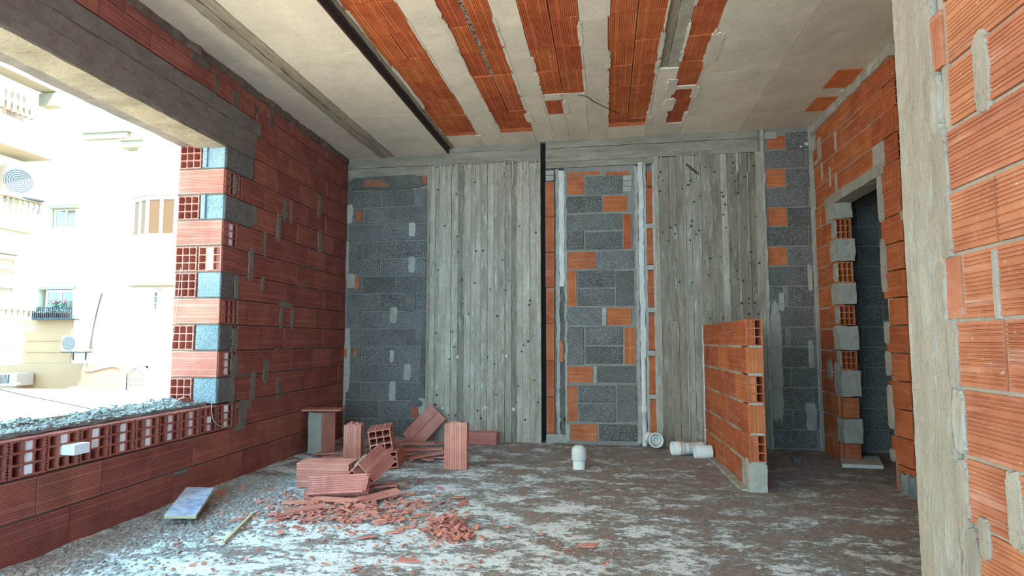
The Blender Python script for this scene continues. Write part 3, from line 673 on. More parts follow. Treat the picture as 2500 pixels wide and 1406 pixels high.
# thin ragged concrete lips over the brick strips
rs = random.Random(9)
for n, (a, b, e0) in enumerate(strips):
    for side in (a, b):
        e = e0
        while e < 3.4:
            L = rs.uniform(.15, .5); wdt = rs.uniform(.008, .024)
            if rs.random() < .75: smear(ce, CE, side, e+L/2, wdt*2, L, 'ceil', th=.0035, name='concrete_lip', rag=.5)
            e += L
for s, e, w_, h in [(3.70, 1.27, .10, .3), (3.95, 1.9, .12, .5), (3.72, .85, .12, .3), (3.93, 1.1, .08, .25), (3.92, .5, .06, .3), (1.33, 1.6, .07, .9), (1.70, .30, .08, .1), (3.82, 1.23, .24, .06), (2.72, .95, .07, .3), (3.56, .45, .07, .25), (2.33, .75, .08, .25), (5.27, .9, .05, .1)]:
    smear(ce, CE, s, e, w_, h, 'ceil', th=.006, name='concrete_lip')

# ================================================================== STUB WALL
sw = boxes('wall_stub', 'mortar', [(.02, 1.46, .0085, .12, 0, 1.30), (1.461, 1.66, .010, .12, 0, .20)], None, SW, 'structure')
Sz = [.002, .217, .432, .659, .88, 1.093, 1.308]
SE = 1.683
g4 = zz(SW, (1700, 500, 1.85))
for k in range(6):
    z0, z1 = Sz[k], Sz[k+1]
    js = [.03, .35, .67, .99, SE-.003] if k % 2 else [.03, .17, .50, .83, 1.16, SE-.003]
    js = {0: [.03, .45, .86, 1.27, 1.57], 1: [.03, .42, .83, 1.24, SE-.003], 2: [.03, .22, .62, 1.03, 1.44, SE-.003], 3: [.03, .60-.1, .9, 1.30, SE-.003], 4: [.03, .52-.2, .72, 1.12, SE-.003], 5: [.03, .27, .67, 1.08, SE-.003], }[k]
    if k == 5: js = [.03, .50, .90, 1.30, SE-.003]
    if k == 4: js = [.03, .72, 1.12, SE-.003]
    if k == 4: js = [.03, .33, .72, 1.12, SE-.003]
    for a, b in zip(js, js[1:]): brick(sw, SW, a, b, z0, z1, 'h', 'orange', j=.011)
SEF = Frame(SW.P(SE, 0, 0), (1, 0, 0), (0, 1, 0))
for k in range(1, 6):
    if k % 2: brick(sw, SEF, .004, .126, Sz[k], Sz[k+1], 'o', 'orange', depth=.18, nx=2, nz=3, j=.006)
    else: brick(sw, SEF, .004, .126, Sz[k], Sz[k+1], 'v', 'orange', j=.006)
chunk(SEF, (-.004, .125, 0, .213), -.004, .2, 'mortar', sw, name='mortar_base', seed=3, amp=.008)
for k in range(1, 6): smear(sw, SEF, .065, Sz[k], .12, .018, 'mortar', th=.008)
smear(sw, SW, 1.61, .12, .09, .24, 'mortar', th=.006); chunk(SW, (-.02, .035, 0, 1.30), -.010, .06, 'plaster', sw, seed=4, amp=.008)
for k in range(1, 6): smear(sw, SW, 1.2+.2*random.random(), Sz[k], .5, .02, 'mortar', th=.004); smear(sw, SW, .5, Sz[k], .6, .018, 'mortar', th=.004)
chunk(SW, (.0, 1.66, -.02, .02), -.06, .1, 'mortar', sw, seed=9, amp=.014, step=.05)

# ================================================================== PIPES, SMALL FITTINGS
def lathe(prof, n=28, close=True):
    bm = bmesh.new(); rings = []
    for r, z in prof: rings.append([bm.verts.new((r*math.cos(2*PI*i/n), r*math.sin(2*PI*i/n), z)) for i in range(n)])
    for a, b in zip(rings, rings[1:]):
        for i in range(n): f = bm.faces.new((a[i], a[(i+1) % n], b[(i+1) % n], b[i])); f.smooth = True
    if prof[0][0] < .002: pass
    return bm2me(bm, 'lathe')
def xf(p, e=(0, 0, 0)): return Matrix.Translation(Vector(p)) @ Euler(e).to_matrix().to_4x4()
ZA = lambda d: Vector(d).to_track_quat('Z', 'Y').to_matrix().to_4x4()
# capped stub pipe standing in the floor
p = onZ(1414, 1143); cp = thing('capped_pipe', 'white plastic pipe stub with a domed cap standing up from the floor', 'pipe', xf(p))
link('pipe', lathe([(.055, -.03), (.055, .09), (.05, .09)]), 'pvc', cp)
link('cap', lathe([(.056, .075), (.066, .075), (.067, .08), (.067, .155), (.064, .172), (.052, .19), (.03, .203), (.0005, .207)]), 'pvc', cp)
# vertical waste pipe in the chase
vp = tag(link('waste_pipe', lathe([(.028, 0), (.028, .35), (.036, .352), (.036, .43), (.03, .432), (.027, .435), (.026, .98)], 20), 'pvc', None, BW.M(3.485, .012, .0)), 'white vertical waste pipe coming down out of the chase in the back wall', 'pipe')
# elbow socket
q = onZ(1597, 1092)+Vector((-.01, -.09, 0)); el = thing('pipe_elbow', 'white plastic elbow fitting with its open end facing the room, below the waste pipe', 'pipe fitting', xf(q+Vector((.01, .05, .085))))
rot = ZA((-.05+.25, -.95, .12))
o = link('socket', lathe([(.060, -.05), (.074, -.04), (.076, .03), (.080, .035), (.080, .07), (.066, .072), (.064, .0), (.058, -.02)]), 'pvc', el); o.matrix_local = rot
o = link('collar', lathe([(.0005, -.03), (.045, -.03), (.05, .02), (.05, .05), (.045, .05), (.042, .0)]), 'pvc', el); o.matrix_local = rot
o = link('bend', lathe([(.058, -.13), (.062, -.08), (.06, -.02), (.05, .0)]), 'pvc', el); o.matrix_local = ZA((.55, -.75, -.15)) @ Matrix.Translation((0, 0, .03))
# lying couplings
q = Vector((1.02, 5.93, .07))
cpv = thing('pipe_coupling', 'white plastic pipe coupling with orange sealing ring lying left of the stub wall', 'pipe fitting', xf(q+Vector((-.07, .06, .0))))
rot = ZA((-.97, -.22, .0))
o = link('pipe', lathe([(.06, -.16), (.06, .03), (.068, .035), (.068, .15), (.062, .15), (.060, .0), (.055, -.15)]), 'pvc', cpv); o.matrix_local = rot
M['ring'] = plain('orange_ring', (.7, .35, .2), .5)
o = link('sealing_ring', lathe([(.066, .07), (.0735, .072), (.0735, .082), (.066, .084)]), 'ring', cpv); o.matrix_local = rot
cp2 = thing('pipe_piece', 'short white plastic pipe piece lying in front of the coupling beside the stub wall', 'pipe', xf(q+Vector((.07, -.075, -.005))))
o = link('pipe', lathe([(.064, -.07), (.064, .09), (.058, .09), (.056, -.06), (.0005, -.06)]), 'pvc', cp2); o.matrix_local = ZA((-.99, -.10, .0))
# foam slab in the alcove
sl = onZ(2052, 1143); bm = bmesh.new(); a = [onZ(2056, 1142), onZ(2158, 1146), onZ(2146, 1122), onZ(2052, 1122)]
c0 = sum(a, Vector())/4; bot = [bm.verts.new(p-c0+Vector((0, 0, .004))) for p in a]; top = [bm.verts.new((p-c0)*.99+Vector((0, 0, .035))) for p in a]
bm.faces.new(bot); bm.faces.new(top)
for i in range(4): bm.faces.new((bot[i], bot[(i+1) % 4], top[(i+1) % 4], top[i]))
tag(link('foam_slab', bm2me(bm), 'plaster', None, Matrix.Translation(c0)), 'flat white slab lying on the floor in front of the doorway', 'slab')
# two grey conduit stubs at the wall end
for i, (x, y, lb2) in enumerate([(2207, 1205, 'broken grey conduit stub nearer the doorway, at the foot of the wall end'), (2228, 1212, 'broken grey conduit stub right beside the concrete pillar')]):
    q = onZ(x, y); bm = bmesh.new(); n = 20; R = []
    for r, z, jg in ((.048, -.02, 0), (.048, .15, 1), (.042, .15, 1), (.042, 0, 0)):
        R.append([bm.verts.new((r*math.cos(2*PI*k/n), r*math.sin(2*PI*k/n), z+(jg*.012*math.sin(k*1.9+i) if jg else 0))) for k in range(n)])
    for A_, B_ in zip(R, R[1:]):
        for k in range(n): bm.faces.new((A_[k], A_[(k+1) % n], B_[(k+1) % n], B_[k])).smooth = True
    tag(link('conduit_stub', bm2me(bm), 'gpipe', None, Matrix.Translation(q+Vector((.03, .0, .0)))), lb2, 'pipe')
def tube(name, pts, r, mat, parent=None, n=8):
    """round rod or cord along a smoothed polyline, as a mesh"""
    P = [Vector(p) for p in pts]
    if len(P) > 2:
        Q = []
        for i in range(len(P)-1):
            a, b, c, d = P[max(0, i-1)], P[i], P[i+1], P[min(len(P)-1, i+2)]
            for k in range(6):
                t = k/6; Q.append(.5*((2*b)+(c-a)*t+(2*a-5*b+4*c-d)*t*t+(3*b-a-3*c+d)*t**3))
        P = Q+[P[-1]]
    bm = bmesh.new(); R = []
    for i, p in enumerate(P):
        d = (P[min(i+1, len(P)-1)]-P[max(i-1, 0)]).normalized(); u_ = d.cross(Vector((.31, .2, .93))).normalized(); v_ = d.cross(u_)
        R.append([bm.verts.new(p+(u_*math.cos(2*PI*k/n)+v_*math.sin(2*PI*k/n))*r) for k in range(n)])
    for A_, B_ in zip(R, R[1:]):
        for k in range(n): bm.faces.new((A_[k], A_[(k+1) % n], B_[(k+1) % n], B_[k])).smooth = True
    bm.faces.new(R[0]); bm.faces.new(R[-1])
    return link(name, bm2me(bm), mat, parent)
M['wire'] = plain('rusty_wire', (.06, .045, .035), .7); M['cord'] = plain('pale_cord', (.5, .48, .45), .8); M['black'] = plain('black_rubber', (.02, .02, .02), .6)
a = BW.P(*[BW.px(1715, 431)[0], -.02, BW.px(1715, 431)[1]]); b = hit(1676, 401, vR, vR.dot(BW.o)-.12)
tag(tube('rebar', [a+vR*.05, b], .010, 'wire'), 'short rusty steel bar sticking out of the right board-marked panel', 'steel bar')
zc = 3.43
w1 = [CE.P(*[CE.px(1410, 232)[0], -.0, CE.px(1410, 232)[1]])] + [hit(x, y, ZV, zc-d) for x, y, d in ((1432, 236, .01), (1450, 248, .02), (1478, 262, .03), (1512, 278, .03))]
tag(tube('ceiling_wire', w1, .004, 'wire'), 'thin dark wire dangling below the ceiling near the single small brick', 'wire')
tag(tube('cord', [Vector((-3.24, 4.17, 1.72)), Vector((-3.25, 4.15, 1.3)), Vector((-3.29, 4.14, .9)), Vector((-3.30, 4.10, .69))], .0022, 'cord'), 'pale cord hanging down the outer bricks of the window jamb', 'cord')
tag(tube('sill_cord', [LW.P(4.13, .0, .66), LW.P(4.13, -.012, .56), LW.P(4.17, -.014, .50), LW.P(4.26, -.014, .455), LW.P(4.34, -.012, .46)], .003, 'cord'), 'pale cord looping over the hollow bricks at the sill end', 'cord')

# ================================================================== LOOSE BRICKS
GB = 'loose bricks of the rubble heap'
def loose(name, lab, me, loc, e, mat='loose', cat='brick', group=GB):
    mw = xf(loc, e)
    if me.materials and me.materials[0] != M[mat]: me = me.copy(); me.materials[0] = M[mat]
    return tag(link(name, me, mat, None, mw), lab, cat, group)
R_ = math.radians
up = (R_(90), 0, 0)
# brick meshes run along +y, cells open at y=0: rotate x by +90 -> y becomes z (up) with open end at the bottom; -90 -> open end on top
loose('hollow_brick', 'tall ribbed clay brick standing upright, right of the rubble heap', hollow(.20, .12, .40, 3, 2, through=True, jag0=.02, var=1, wall=.012), (-1.19, 5.12, .40), (R_(-90), 0, R_(3)))
loose('hollow_brick', 'ribbed clay brick standing upright with a jagged broken top, left of the hollow-end brick', hollow(.16, .14, .33, 3, 2, through=True, jag0=.05, var=2, wall=.012), (-2.225, 5.28, .34), (R_(-90), 0, R_(10)))
ub = loose('hollow_brick', 'clay brick standing upright by the left wall, one side coated in grey mortar', hollow(.18, .18, .41, 3, 3, through=True, jag0=0, var=0), (-2.71, 5.62, .415), (R_(-90), 0, R_(-20)), mat='loose')
o = link('mortar_coat', rough(-.09, .09, .0, .41, -.100, -.088, .04, .003, 3), 'mortar', ub)
loose('cap_tile', 'thin jagged ribbed clay plate lying on top of the mortar-coated brick', ribbed(.40, .22, .014, var=1), (-2.69, 5.62, .432), (R_(90), 0, R_(8)), cat='brick plate')
loose('hollow_brick', 'clay brick with nine open cells facing the room, topmost of the leaning pair', hollow(.20, .20, .26, 3, 3, through=True, var=1), (-1.86, 5.0, .245), (R_(4), R_(-9), R_(14)))
loose('hollow_brick', 'clay brick with open cells under the topmost hollow brick of the pair', hollow(.185, .15, .30, 3, 3, through=True, var=2), (-1.79, 4.99, .078), (R_(0), R_(-6), R_(8)))
tb = loose('hollow_brick', 'brown ribbed clay brick tilted on its corner with mortar blobs on it', hollow(.19, .19, .30, 2, 2, through=True, var=0, wall=.013), (-1.70, 4.16, .115), (R_(24), R_(-38), R_(-28)))
for i in range(6): o = link('mortar_blob', CACHE.setdefault('blob', rough(-.014, .014, -.012, .012, -.006, .008, .009, .006, 2)), 'mortar', tb); o.location = (-.06+i*.024, .13+.02*math.sin(i*2), .098)
loose('hollow_brick', 'big ribbed clay brick lying on its side at the front left of the heap', hollow(.20, .185, .42, 3, 3, through=True, jag0=0, var=2), (-2.27, 4.38, .098), (0, 0, R_(-88)))
loose('hollow_brick', 'ribbed half brick with a broken open end, tilted up across the heap', hollow(.13, .10, .42, 2, 2, through=True, jag1=.05, var=1), (-2.02, 4.03, .075), (R_(9), R_(62), R_(-80)))
loose('hollow_brick', 'ribbed clay brick lying flat against the foot of the board-marked panel', hollow(.16, .125, .40, 3, 2, through=True, var=0), (-1.42, 6.37, .065), (0, 0, R_(-90)), group=GB)
# leaning split brick in the corner
lean = thing('split_brick', 'large split clay brick leaning against the back wall', 'brick', xf((-1.97, 6.22, .03), (R_(-14), R_(42), R_(0))), GB)
for dx in (-.062, .062): o = link('brick_half', ribbed(.115, .44, .035, vert=False, g=.001), 'loose', lean); o.location = (dx, 0, .22)
o = link('brick_core', boxme((-.1, .1, .02, .07, .01, .43)), 'loose', lean)
# slats and plates
GS = 'broken clay slats on the rubble heap'
slats = [ # centre px, len, wid, yaw deg, tilt
    (1022, 1083, .40, .09, -10, 4, .10, 'pale flat clay slat lying highest behind the hollow bricks'), (1030, 1098, .42, .06, 6, 2, .075, 'long clay slat lying under the highest slat, pointing at the standing brick'),
    (1045, 1112, .40, .07, 38, 5, .05, 'clay slat slanting up towards the standing brick'), (1030, 1120, .34, .06, -42, 2, .02, 'clay slat pointing to the lower right behind the heap'),
    (1060, 1118, .20, .05, 10, 1, .015, 'short clay slat lying flat in front of the standing brick'), (985, 1108, .30, .07, 14, 3, .03, 'clay slat half hidden behind the hollow-cell bricks'),
    (1075, 1082, .22, .06, -30, 6, .08, 'clay slat leaning against the back of the standing brick'), (985, 1075, .18, .11, 20, 5, .07, 'broad clay piece at the foot of the leaning split brick'),
    (800, 1108, .24, .07, 12, 3, .03, 'dark clay slat beside the mortar-coated brick'), (812, 1116, .22, .05, -8, 3, .015, 'dark clay slat lying under another, left of the upright broken brick'),
    (850, 1118, .30, .05, 5, 2, .03, 'dark clay slat behind the upright broken brick'),
    (905, 1190, .40, .055, 16, 2, .03, 'long thin clay slat under the tilted half brick'), (888, 1218, .30, .085, 38, 5, .03, 'clay plate in front of the heap, left of a wider plate'),
    (925, 1212, .30, .12, 36, 6, .03, 'wide clay plate resting at the front right of the heap'), (820, 1222, .38, .06, -14, 2, .02, 'clay slat pointing out of the heap to the lower right'),
    (735, 1228, .26, .05, 6, 1, .012, 'thin ribbed clay slat left of the heap'), (745, 1245, .26, .06, 34, 4, .02, 'ribbed clay slat slanting over small shards left of the heap')]
for x, y, L, W_, yw, tl, h, lab in slats:
    p = onZ(x, y, h); loose('clay_slat', lab, ribbed(L, W_, .014, var=1), p, (R_(90+random.uniform(-6, 6)), R_(-tl), R_(yw)), cat='brick slat', group=GS)
# shards
def shardme(seed, L, W_, th):
    rs = random.Random(seed); n = rs.choice((4, 5, 5, 6)); bm = bmesh.new()
    pts = [(L/2*math.cos(2*PI*i/n+rs.uniform(-.3, .3))*rs.uniform(.7, 1.15), W_/2*math.sin(2*PI*i/n+rs.uniform(-.3, .3))*rs.uniform(.6, 1.15)) for i in range(n)]
    f = [bm.verts.new((x, y, th)) for x, y in pts]; b = [bm.verts.new((x*1.04, y*1.04, 0)) for x, y in pts]; bm.faces.new(f); bm.faces.new(b)
    for i in range(n): bm.faces.new((f[i], f[(i+1) % n], b[(i+1) % n], b[i]))
    me = bm2me(bm, 'shard'); me.materials.append(M['loose']); return me
SM = [shardme(i, *d, .007) for i, d in enumerate([(.10, .05), (.13, .045), (.07, .05), (.06, .06), (.16, .05), (.09, .03), (.05, .03), (.12, .07), (.18, .04), (.04, .035)])]
rs = random.Random(21)
def shard(p, me, tilt=.25, group='', lab=''):
    k = rs.uniform(.55, 1.0) if group else 1.0
    o = bpy.data.objects.new('brick_shard', me); C.objects.link(o); o.location = p; o.rotation_euler = (rs.uniform(-tilt, tilt), rs.uniform(-tilt, tilt), rs.uniform(0, 6.3)); o.scale = (k,)*3
    return tag(o, lab, 'brick shard', group)
for i in range(140):      # spread in front of the heap
    x = rs.gauss(840, 115); y = rs.gauss(1242, 24)
    if x < 560 or y < 1170: continue
    p = onZ(x, y, .006+rs.random()*.03*math.exp(-((x-850)/100)**2)); shard(p, rs.choice(SM), .3, 'brick shards in front of the heap', 'small broken clay shard strewn in front of the brick heap')
for i in range(85):       # separate little pile
    a = rs.gauss(0, 1); b = rs.gauss(0, 1); k = rs.random()
    x, y, s_ = (1088+a*26, 1288+b*12, 1) if k < .62 else (1130+a*22, 1312+b*6, 0)
    p = onZ(x, y, 0); p.z = .006+max(0, .085*math.exp(-(a*a+b*b)*.9))*s_*rs.random()
    shard(p, rs.choice(SM[2:7]+[SM[9]]), .6, 'brick shards of the small pile', 'broken clay shard in the small separate pile in the foreground')
for i in range(60):
    x = rs.uniform(380, 1500); y = 1180+rs.random()**.7*215
    if x > 1250 and rs.random() < .6: continue
    p = onZ(x, y, .006)
    if p.x < -2.8: continue
    o = shard(p, rs.choice(SM[5:7]+[SM[9], SM[2]]), .2, 'brick chips scattered over the floor', 'tiny clay chip scattered alone on the dusty floor'); o.scale = (.6,)*3
for x, y, me, lab in [(1438, 1332, 7, 'dark red clay shard lying alone at the right of the foreground'), (990, 1370, 4, 'long clay shard alone near the bottom edge, below the small pile'), (960, 1300, 0, 'curved grey-red clay shard left of the small pile'), (580, 1268, 4, 'ribbed clay shard lying alone left of the scattered shards'), (735, 1262+28, 3, 'clay shard alone on the pale floor left of the small pile'), (540, 1203, 7, 'flat clay shard touching the pale board'), (505, 1190, 9, 'bright red clay chip behind the pale board'), (1130, 1228, 4, 'clay shard lying alone right of the heap, nearest the small pile'), (895, 1312, 1, 'dark clay shard left of the curved one in the foreground'), (1120, 1215, 0, 'clay shard lying alone further right of the heap'), (1474, 1378, 6, 'tiny red clay chip at the bottom right foreground'), (1000, 1250, 8, 'long thin clay shard right of the heap'), (1010, 1226, 8, 'thin clay sliver just right of the wide plate')]:
    p = onZ(x, y, .008); o = shard(p, SM[me], .15, '', lab)
def flakes(name, pts, mat):
    vs, fs = [], []; rq = random.Random(len(pts))
    for x, y, z, r in pts:
        n = rq.choice((4, 5)); a0 = rq.uniform(0, 6.3); k = rq.uniform(.35, .8); ca, sa = math.cos(a0), math.sin(a0); n0 = len(vs); tx, ty = rq.uniform(-.35, .35), rq.uniform(-.35, .35); th = rq.uniform(.003, .007)
        P = [(r*math.cos(2*PI*i/n+rq.uniform(-.3, .3)), r*k*math.sin(2*PI*i/n+rq.uniform(-.3, .3))) for i in range(n)]
        for dz in (th, 0):
            for a, b in P: vs.append((x+a*ca-b*sa, y+a*sa+b*ca, z+dz+a*tx+b*ty+r*.15))
        fs.append(tuple(range(n0, n0+n))); fs.append(tuple(range(n0+2*n-1, n0+n-1, -1)))
        fs += [(n0+i, n0+n+i, n0+n+(i+1) % n, n0+(i+1) % n) for i in range(n)]
    me = bpy.data.meshes.new(name); me.from_pydata(vs, [], fs); return tag(link(name, me, mat), kind='stuff')
rq = random.Random(77); fp = []
for i in range(420):
    p = onZ(rq.gauss(840, 120), max(1175, rq.gauss(1240, 27)), .004)
    if p.x > -2.7: fp.append((p.x, p.y, fl_h(p.x, p.y)+rq.random()*.02*math.exp(-(p.x+1.7)**2*6), rq.uniform(.010, .032)))
for i in range(160):
    p = onZ(1092+rq.gauss(0, 34), 1293+rq.gauss(0, 15), .004); fp.append((p.x, p.y, fl_h(p.x, p.y)+rq.random()*.02, rq.uniform(.008, .022)))
for i in range(260):
    p = onZ(rq.uniform(350, 1500), 1175+rq.random()*225, .004)
    if p.x > -2.7: fp.append((p.x, p.y, fl_h(p.x, p.y), rq.uniform(.004, .014)))
tag(flakes('brick_flakes', fp, 'loose'), 'tiny clay flakes and crumbs between the larger shards', 'flakes')
# gravel and dust lumps
pts = []
rs = random.Random(5)
def addg(n, f):
    for _ in range(n):
        x, y, r = f(); pts.append((x, y, fl_h(x, y), r))
addg(4200, lambda: (-2.88+abs(rs.gauss(0, .33)), rs.uniform(2.2, 4.6), rs.uniform(.004, .013)))
addg(900, lambda: (-2.55+rs.gauss(0, .25), 3.55+rs.gauss(0, .3), rs.uniform(.008, .02)))
addg(1500, lambda: (-1.9+rs.gauss(0, .55), 3.9+rs.gauss(0, .45), rs.uniform(.003, .010)))
addg(5200, lambda: (rs.uniform(-2.8, 2.4), rs.uniform(1.9, 6.4), rs.uniform(.0015, .005)))
ok = lambda x, y: x > -2.87 and y < 6.32 and not (1.10 < x < 1.36 and y > 4.58) and not (2.25 < x and y > 4.55) and not (x > 1.08 and y < 2.35)
pts = [q for q in pts if ok(q[0], q[1])]
tag(stones('floor_gravel', pts, 'debris'), 'loose gravel and crumbled mortar strewn over the floor', 'gravel')
pts = []
for _ in range(2600):
    x, y = rs.uniform(-2.2, 2.3), rs.uniform(1.9, 6.2)
    if noise.noise(Vector((x*2, y*4, 2))) < .05 or not ok(x, y): continue
    pts.append((x, y, fl_h(x, y), rs.uniform(.0015, .0045)))
M['rcrumb'] = plain('red_crumbs', (.30, .10, .07), .9)
tag(stones('brick_crumbs', pts, 'rcrumb'), 'fine red brick crumbs sprinkled over the floor', 'crumbs')
# pale board and stick
q0, q1 = onZ(446, 1256, .06), onZ(483, 1206, .09)
dq = q1-q0; MB = Matrix.Translation((q0+q1)/2) @ Matrix.Rotation(math.atan2(-dq.x, dq.y), 4, 'Z') @ Euler((R_(6), R_(5), 0)).to_matrix().to_4x4()
bd = thing('board', 'pale paint-stained board lying tilted on the gravel beside the left wall', 'board', MB)
def boardmat():
    m, nt, b = newmat('painted_board', .7); v = vec(nt)
    c = mix(nt, ns(nt, v, 9, 5, .7, .45, .6), (.60, .62, .68), (.34, .35, .50)); nt.links.new(c, b.inputs['Base Color']); return m
M['boardp'] = boardmat(); M['wood'] = plain('raw_wood', (.62, .50, .30), .8)
link('painted_face', boxme((-.088, .088, -.24, .24, .018, .024)), 'boardp', bd); link('core', boxme((-.088, .088, -.24, .24, .0, .018)), 'wood', bd)
p0, p1_ = onZ(545, 1325, .01), onZ(618, 1252, .02); d = p1_-p0
tag(link('stick', boxme((-.008, .008, -d.length/2, d.length/2, -.006, .006)), 'wood', None, Matrix.Translation((p0+p1_)/2) @ d.to_track_quat('Y', 'Z').to_matrix().to_4x4()), 'thin splintered wooden stick on the foreground floor', 'stick')
q = onZ(1945, 1130); tag(link('stone', rough(-.03, .03, -.02, .02, 0, .045, .012, .012, 5), 'dmortar', None, Matrix.Translation(q)), 'small dark stone on the shaded alcove floor', 'stone')
q = onZ(1345, 1080); tag(link('mortar_crumb', rough(-.05, .05, -.02, .02, 0, .03, .012, .014, 6), 'plaster', None, Matrix.Translation(q)), 'white mortar crumb at the foot of the central brick strip', 'rubble')

# ================================================================== OUTSIDE
def cream(name, c, lines=False):
    m, nt, b = newmat(name, .9); v = vec(nt, world=True, stretch=(1, 1, 1))
    cc = mix(nt, ns(nt, v, .6, 5, .6, .35, .7), c, tuple(x*.86 for x in c)); nt.links.new(cc, b.inputs['Base Color']); return m
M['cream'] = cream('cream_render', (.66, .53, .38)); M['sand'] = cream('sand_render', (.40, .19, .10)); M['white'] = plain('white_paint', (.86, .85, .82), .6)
M['glass'] = plain('window_glass', (.22, .13, .09), .15, spec=.6); M['amber'] = plain('amber_blind', (.09, .033, .004), .6); M['beigeblind'] = plain('beige_blind', (.10, .078, .055), .7)
M['grille'] = plain('ac_grille', (.07, .07, .07), .6); M['iron'] = plain('iron', (.03, .025, .025), .6); M['potred'] = plain('red_pot', (.22, .025, .02), .6)
M['leaf'] = plain('leaf', (.05, .09, .025), .7); M['flower'] = plain('pink_flower', (.35, .11, .12), .7); M['acw'] = plain('ac_white', (.42, .26, .20), .5)
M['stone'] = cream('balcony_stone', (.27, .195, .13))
YF = 18.0
ab = thing('apartment_building', 'sunlit cream apartment building with bay window and arched window, seen across the alley', 'building')
YFf = Frame((0, YF, 0), (1, 0, 0), (0, 1, 0))
def fb_(x0, y0, x1, y1, t=0.0):
    a = onY(x0, y0, YF+t); b = onY(x1, y1, YF+t); return a.x, b.x, b.z, a.z      # x0,x1,z0,z1
def bx(name, mat, x0, y0, x1, y1, t0, t1, par=ab, dy=0.0):
    a = fb_(x0, y0, x1, y1, t0); return boxes(name, mat, [(a[0], a[1], YF+t0, YF+t1, a[2], a[3])], par)
W0 = [(-28, -8, YF, YF+.4, -9, 13.0)]
# facade wall built around its window openings
ops = [fb_(95, 705, 176, 760), fb_(122, 505, 182, 555), fb_(85, 912, 157, 950), fb_(311, 893, 359, 962), fb_(338, 289, 355, 303)]
xs = sorted({-28, -8, *[o[0] for o in ops], *[o[1] for o in ops]}); lst = []
for a, b in zip(xs, xs[1:]):
    xm = (a+b)/2; cuts = sorted([(o[2], o[3]) for o in ops if o[0] < xm < o[1]]); z = -9
    for c0_, c1_ in cuts: lst.append((a, b, YF, YF+.4, z, c0_)); z = c1_
    lst.append((a, b, YF, YF+.4, z, 13.0))
boxes('wall', 'cream', lst, ab)
# recessed dwellings behind the openings
boxes('interior_wall', 'beigeblind', [(-28, -8, YF+.8, YF+.9, -9, 13)], ab)
def win(x0, y0, x1, y1, cols=2, t=.12, glass='glass'):
    a = fb_(x0, y0, x1, y1); w_ = .07; lst = [(a[0], a[1], YF+t, YF+t+.06, a[2], a[2]+w_), (a[0], a[1], YF+t, YF+t+.06, a[3]-w_, a[3]), (a[0], a[0]+w_, YF+t, YF+t+.06, a[2], a[3]), (a[1]-w_, a[1], YF+t, YF+t+.06, a[2], a[3])]
    for i in range(1, cols): xm = a[0]+(a[1]-a[0])*i/cols; lst.append((xm-.03, xm+.03, YF+t, YF+t+.06, a[2], a[3]))
    f = boxes('window', 'white', lst, ab); boxes('pane', glass, [(a[0], a[1], YF+t+.02, YF+t+.04, a[2], a[3])], f); return a
win(105, 708, 176, 760); win(126, 508, 182, 555)
bx('window_hood', 'stone', 117, 500, 183, 506, -.25, .02); bx('window_surround', 'stone', 90, 700, 180, 706, -.08, .02)
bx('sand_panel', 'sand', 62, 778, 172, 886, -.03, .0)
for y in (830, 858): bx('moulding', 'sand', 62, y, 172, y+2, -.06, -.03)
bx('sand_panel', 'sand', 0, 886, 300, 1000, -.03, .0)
for i in range(9):
    x = 88+i*8; a = fb_(x, 912, x+3.2, 950); boxes('bar', 'white', [(a[0], a[1], YF+.02, YF+.06, a[2], a[3])], ab)
# railing with flower pots
a = fb_(70, 750, 173, 778, -.34)
rl = [(a[0], a[1], YF-.34, YF-.31, a[3]-.04, a[3]), (a[0], a[1], YF-.34, YF-.31, a[2], a[2]+.04), (a[0], a[1], YF-.34, YF, a[2]-.03, a[2])]
for i in range(23): x = a[0]+(a[1]-a[0])*i/22; rl.append((x-.012, x+.012, YF-.34, YF-.32, a[2], a[3]))
boxes('balcony_railing', 'iron', rl, ab)
potm = lathe([(.0005, 0), (.10, 0), (.14, .18), (.15, .20), (.12, .20), (.0005, .18)], 14)
for i, (x, lb2) in enumerate([(90, 'leftmost red flower pot behind the small iron railing'), (111, 'second red flower pot from the left behind the iron railing'), (134, 'third red flower pot from the left behind the iron railing, under the pink flowers'), (155, 'rightmost red flower pot behind the small iron railing')]):
    q = onY(x, 777, YF-.17); pt = thing('flower_pot', lb2, 'flower pot', Matrix.Translation(Vector((q.x, YF-.16, a[2]+.01))), 'red pots on the window ledge')
    link('pot', potm, 'potred', pt)
    rs = random.Random(i); bm = bmesh.new(); k = (10, 6, 60, 26)[i]; hh = (.15, .1, .42, .35)[i]
    for _ in range(k):
        c_ = Vector((rs.gauss(0, .09), rs.gauss(0, .05), .2+rs.random()*hh)); d_ = Vector((rs.uniform(-1, 1), rs.uniform(-.5, .5), rs.uniform(-.2, 1))).normalized()*.13; n_ = d_.cross(Vector((0, 1, .3))).normalized()*.025
        v = [bm.verts.new(p) for p in (c_, c_+d_*.5+n_, c_+d_, c_+d_*.5-n_)]; bm.faces.new(v)
    link('foliage', bm2me(bm), 'leaf', pt)
    if i >= 2:
        bm = bmesh.new()
        for _ in range(14 if i == 2 else 5): bmesh.ops.create_icosphere(bm, subdivisions=1, radius=.035, matrix=Matrix.Translation((rs.gauss(0, .1), -.06+rs.gauss(0, .03), .55+rs.random()*.12)))
        link('blossoms', bm2me(bm), 'flower', pt)
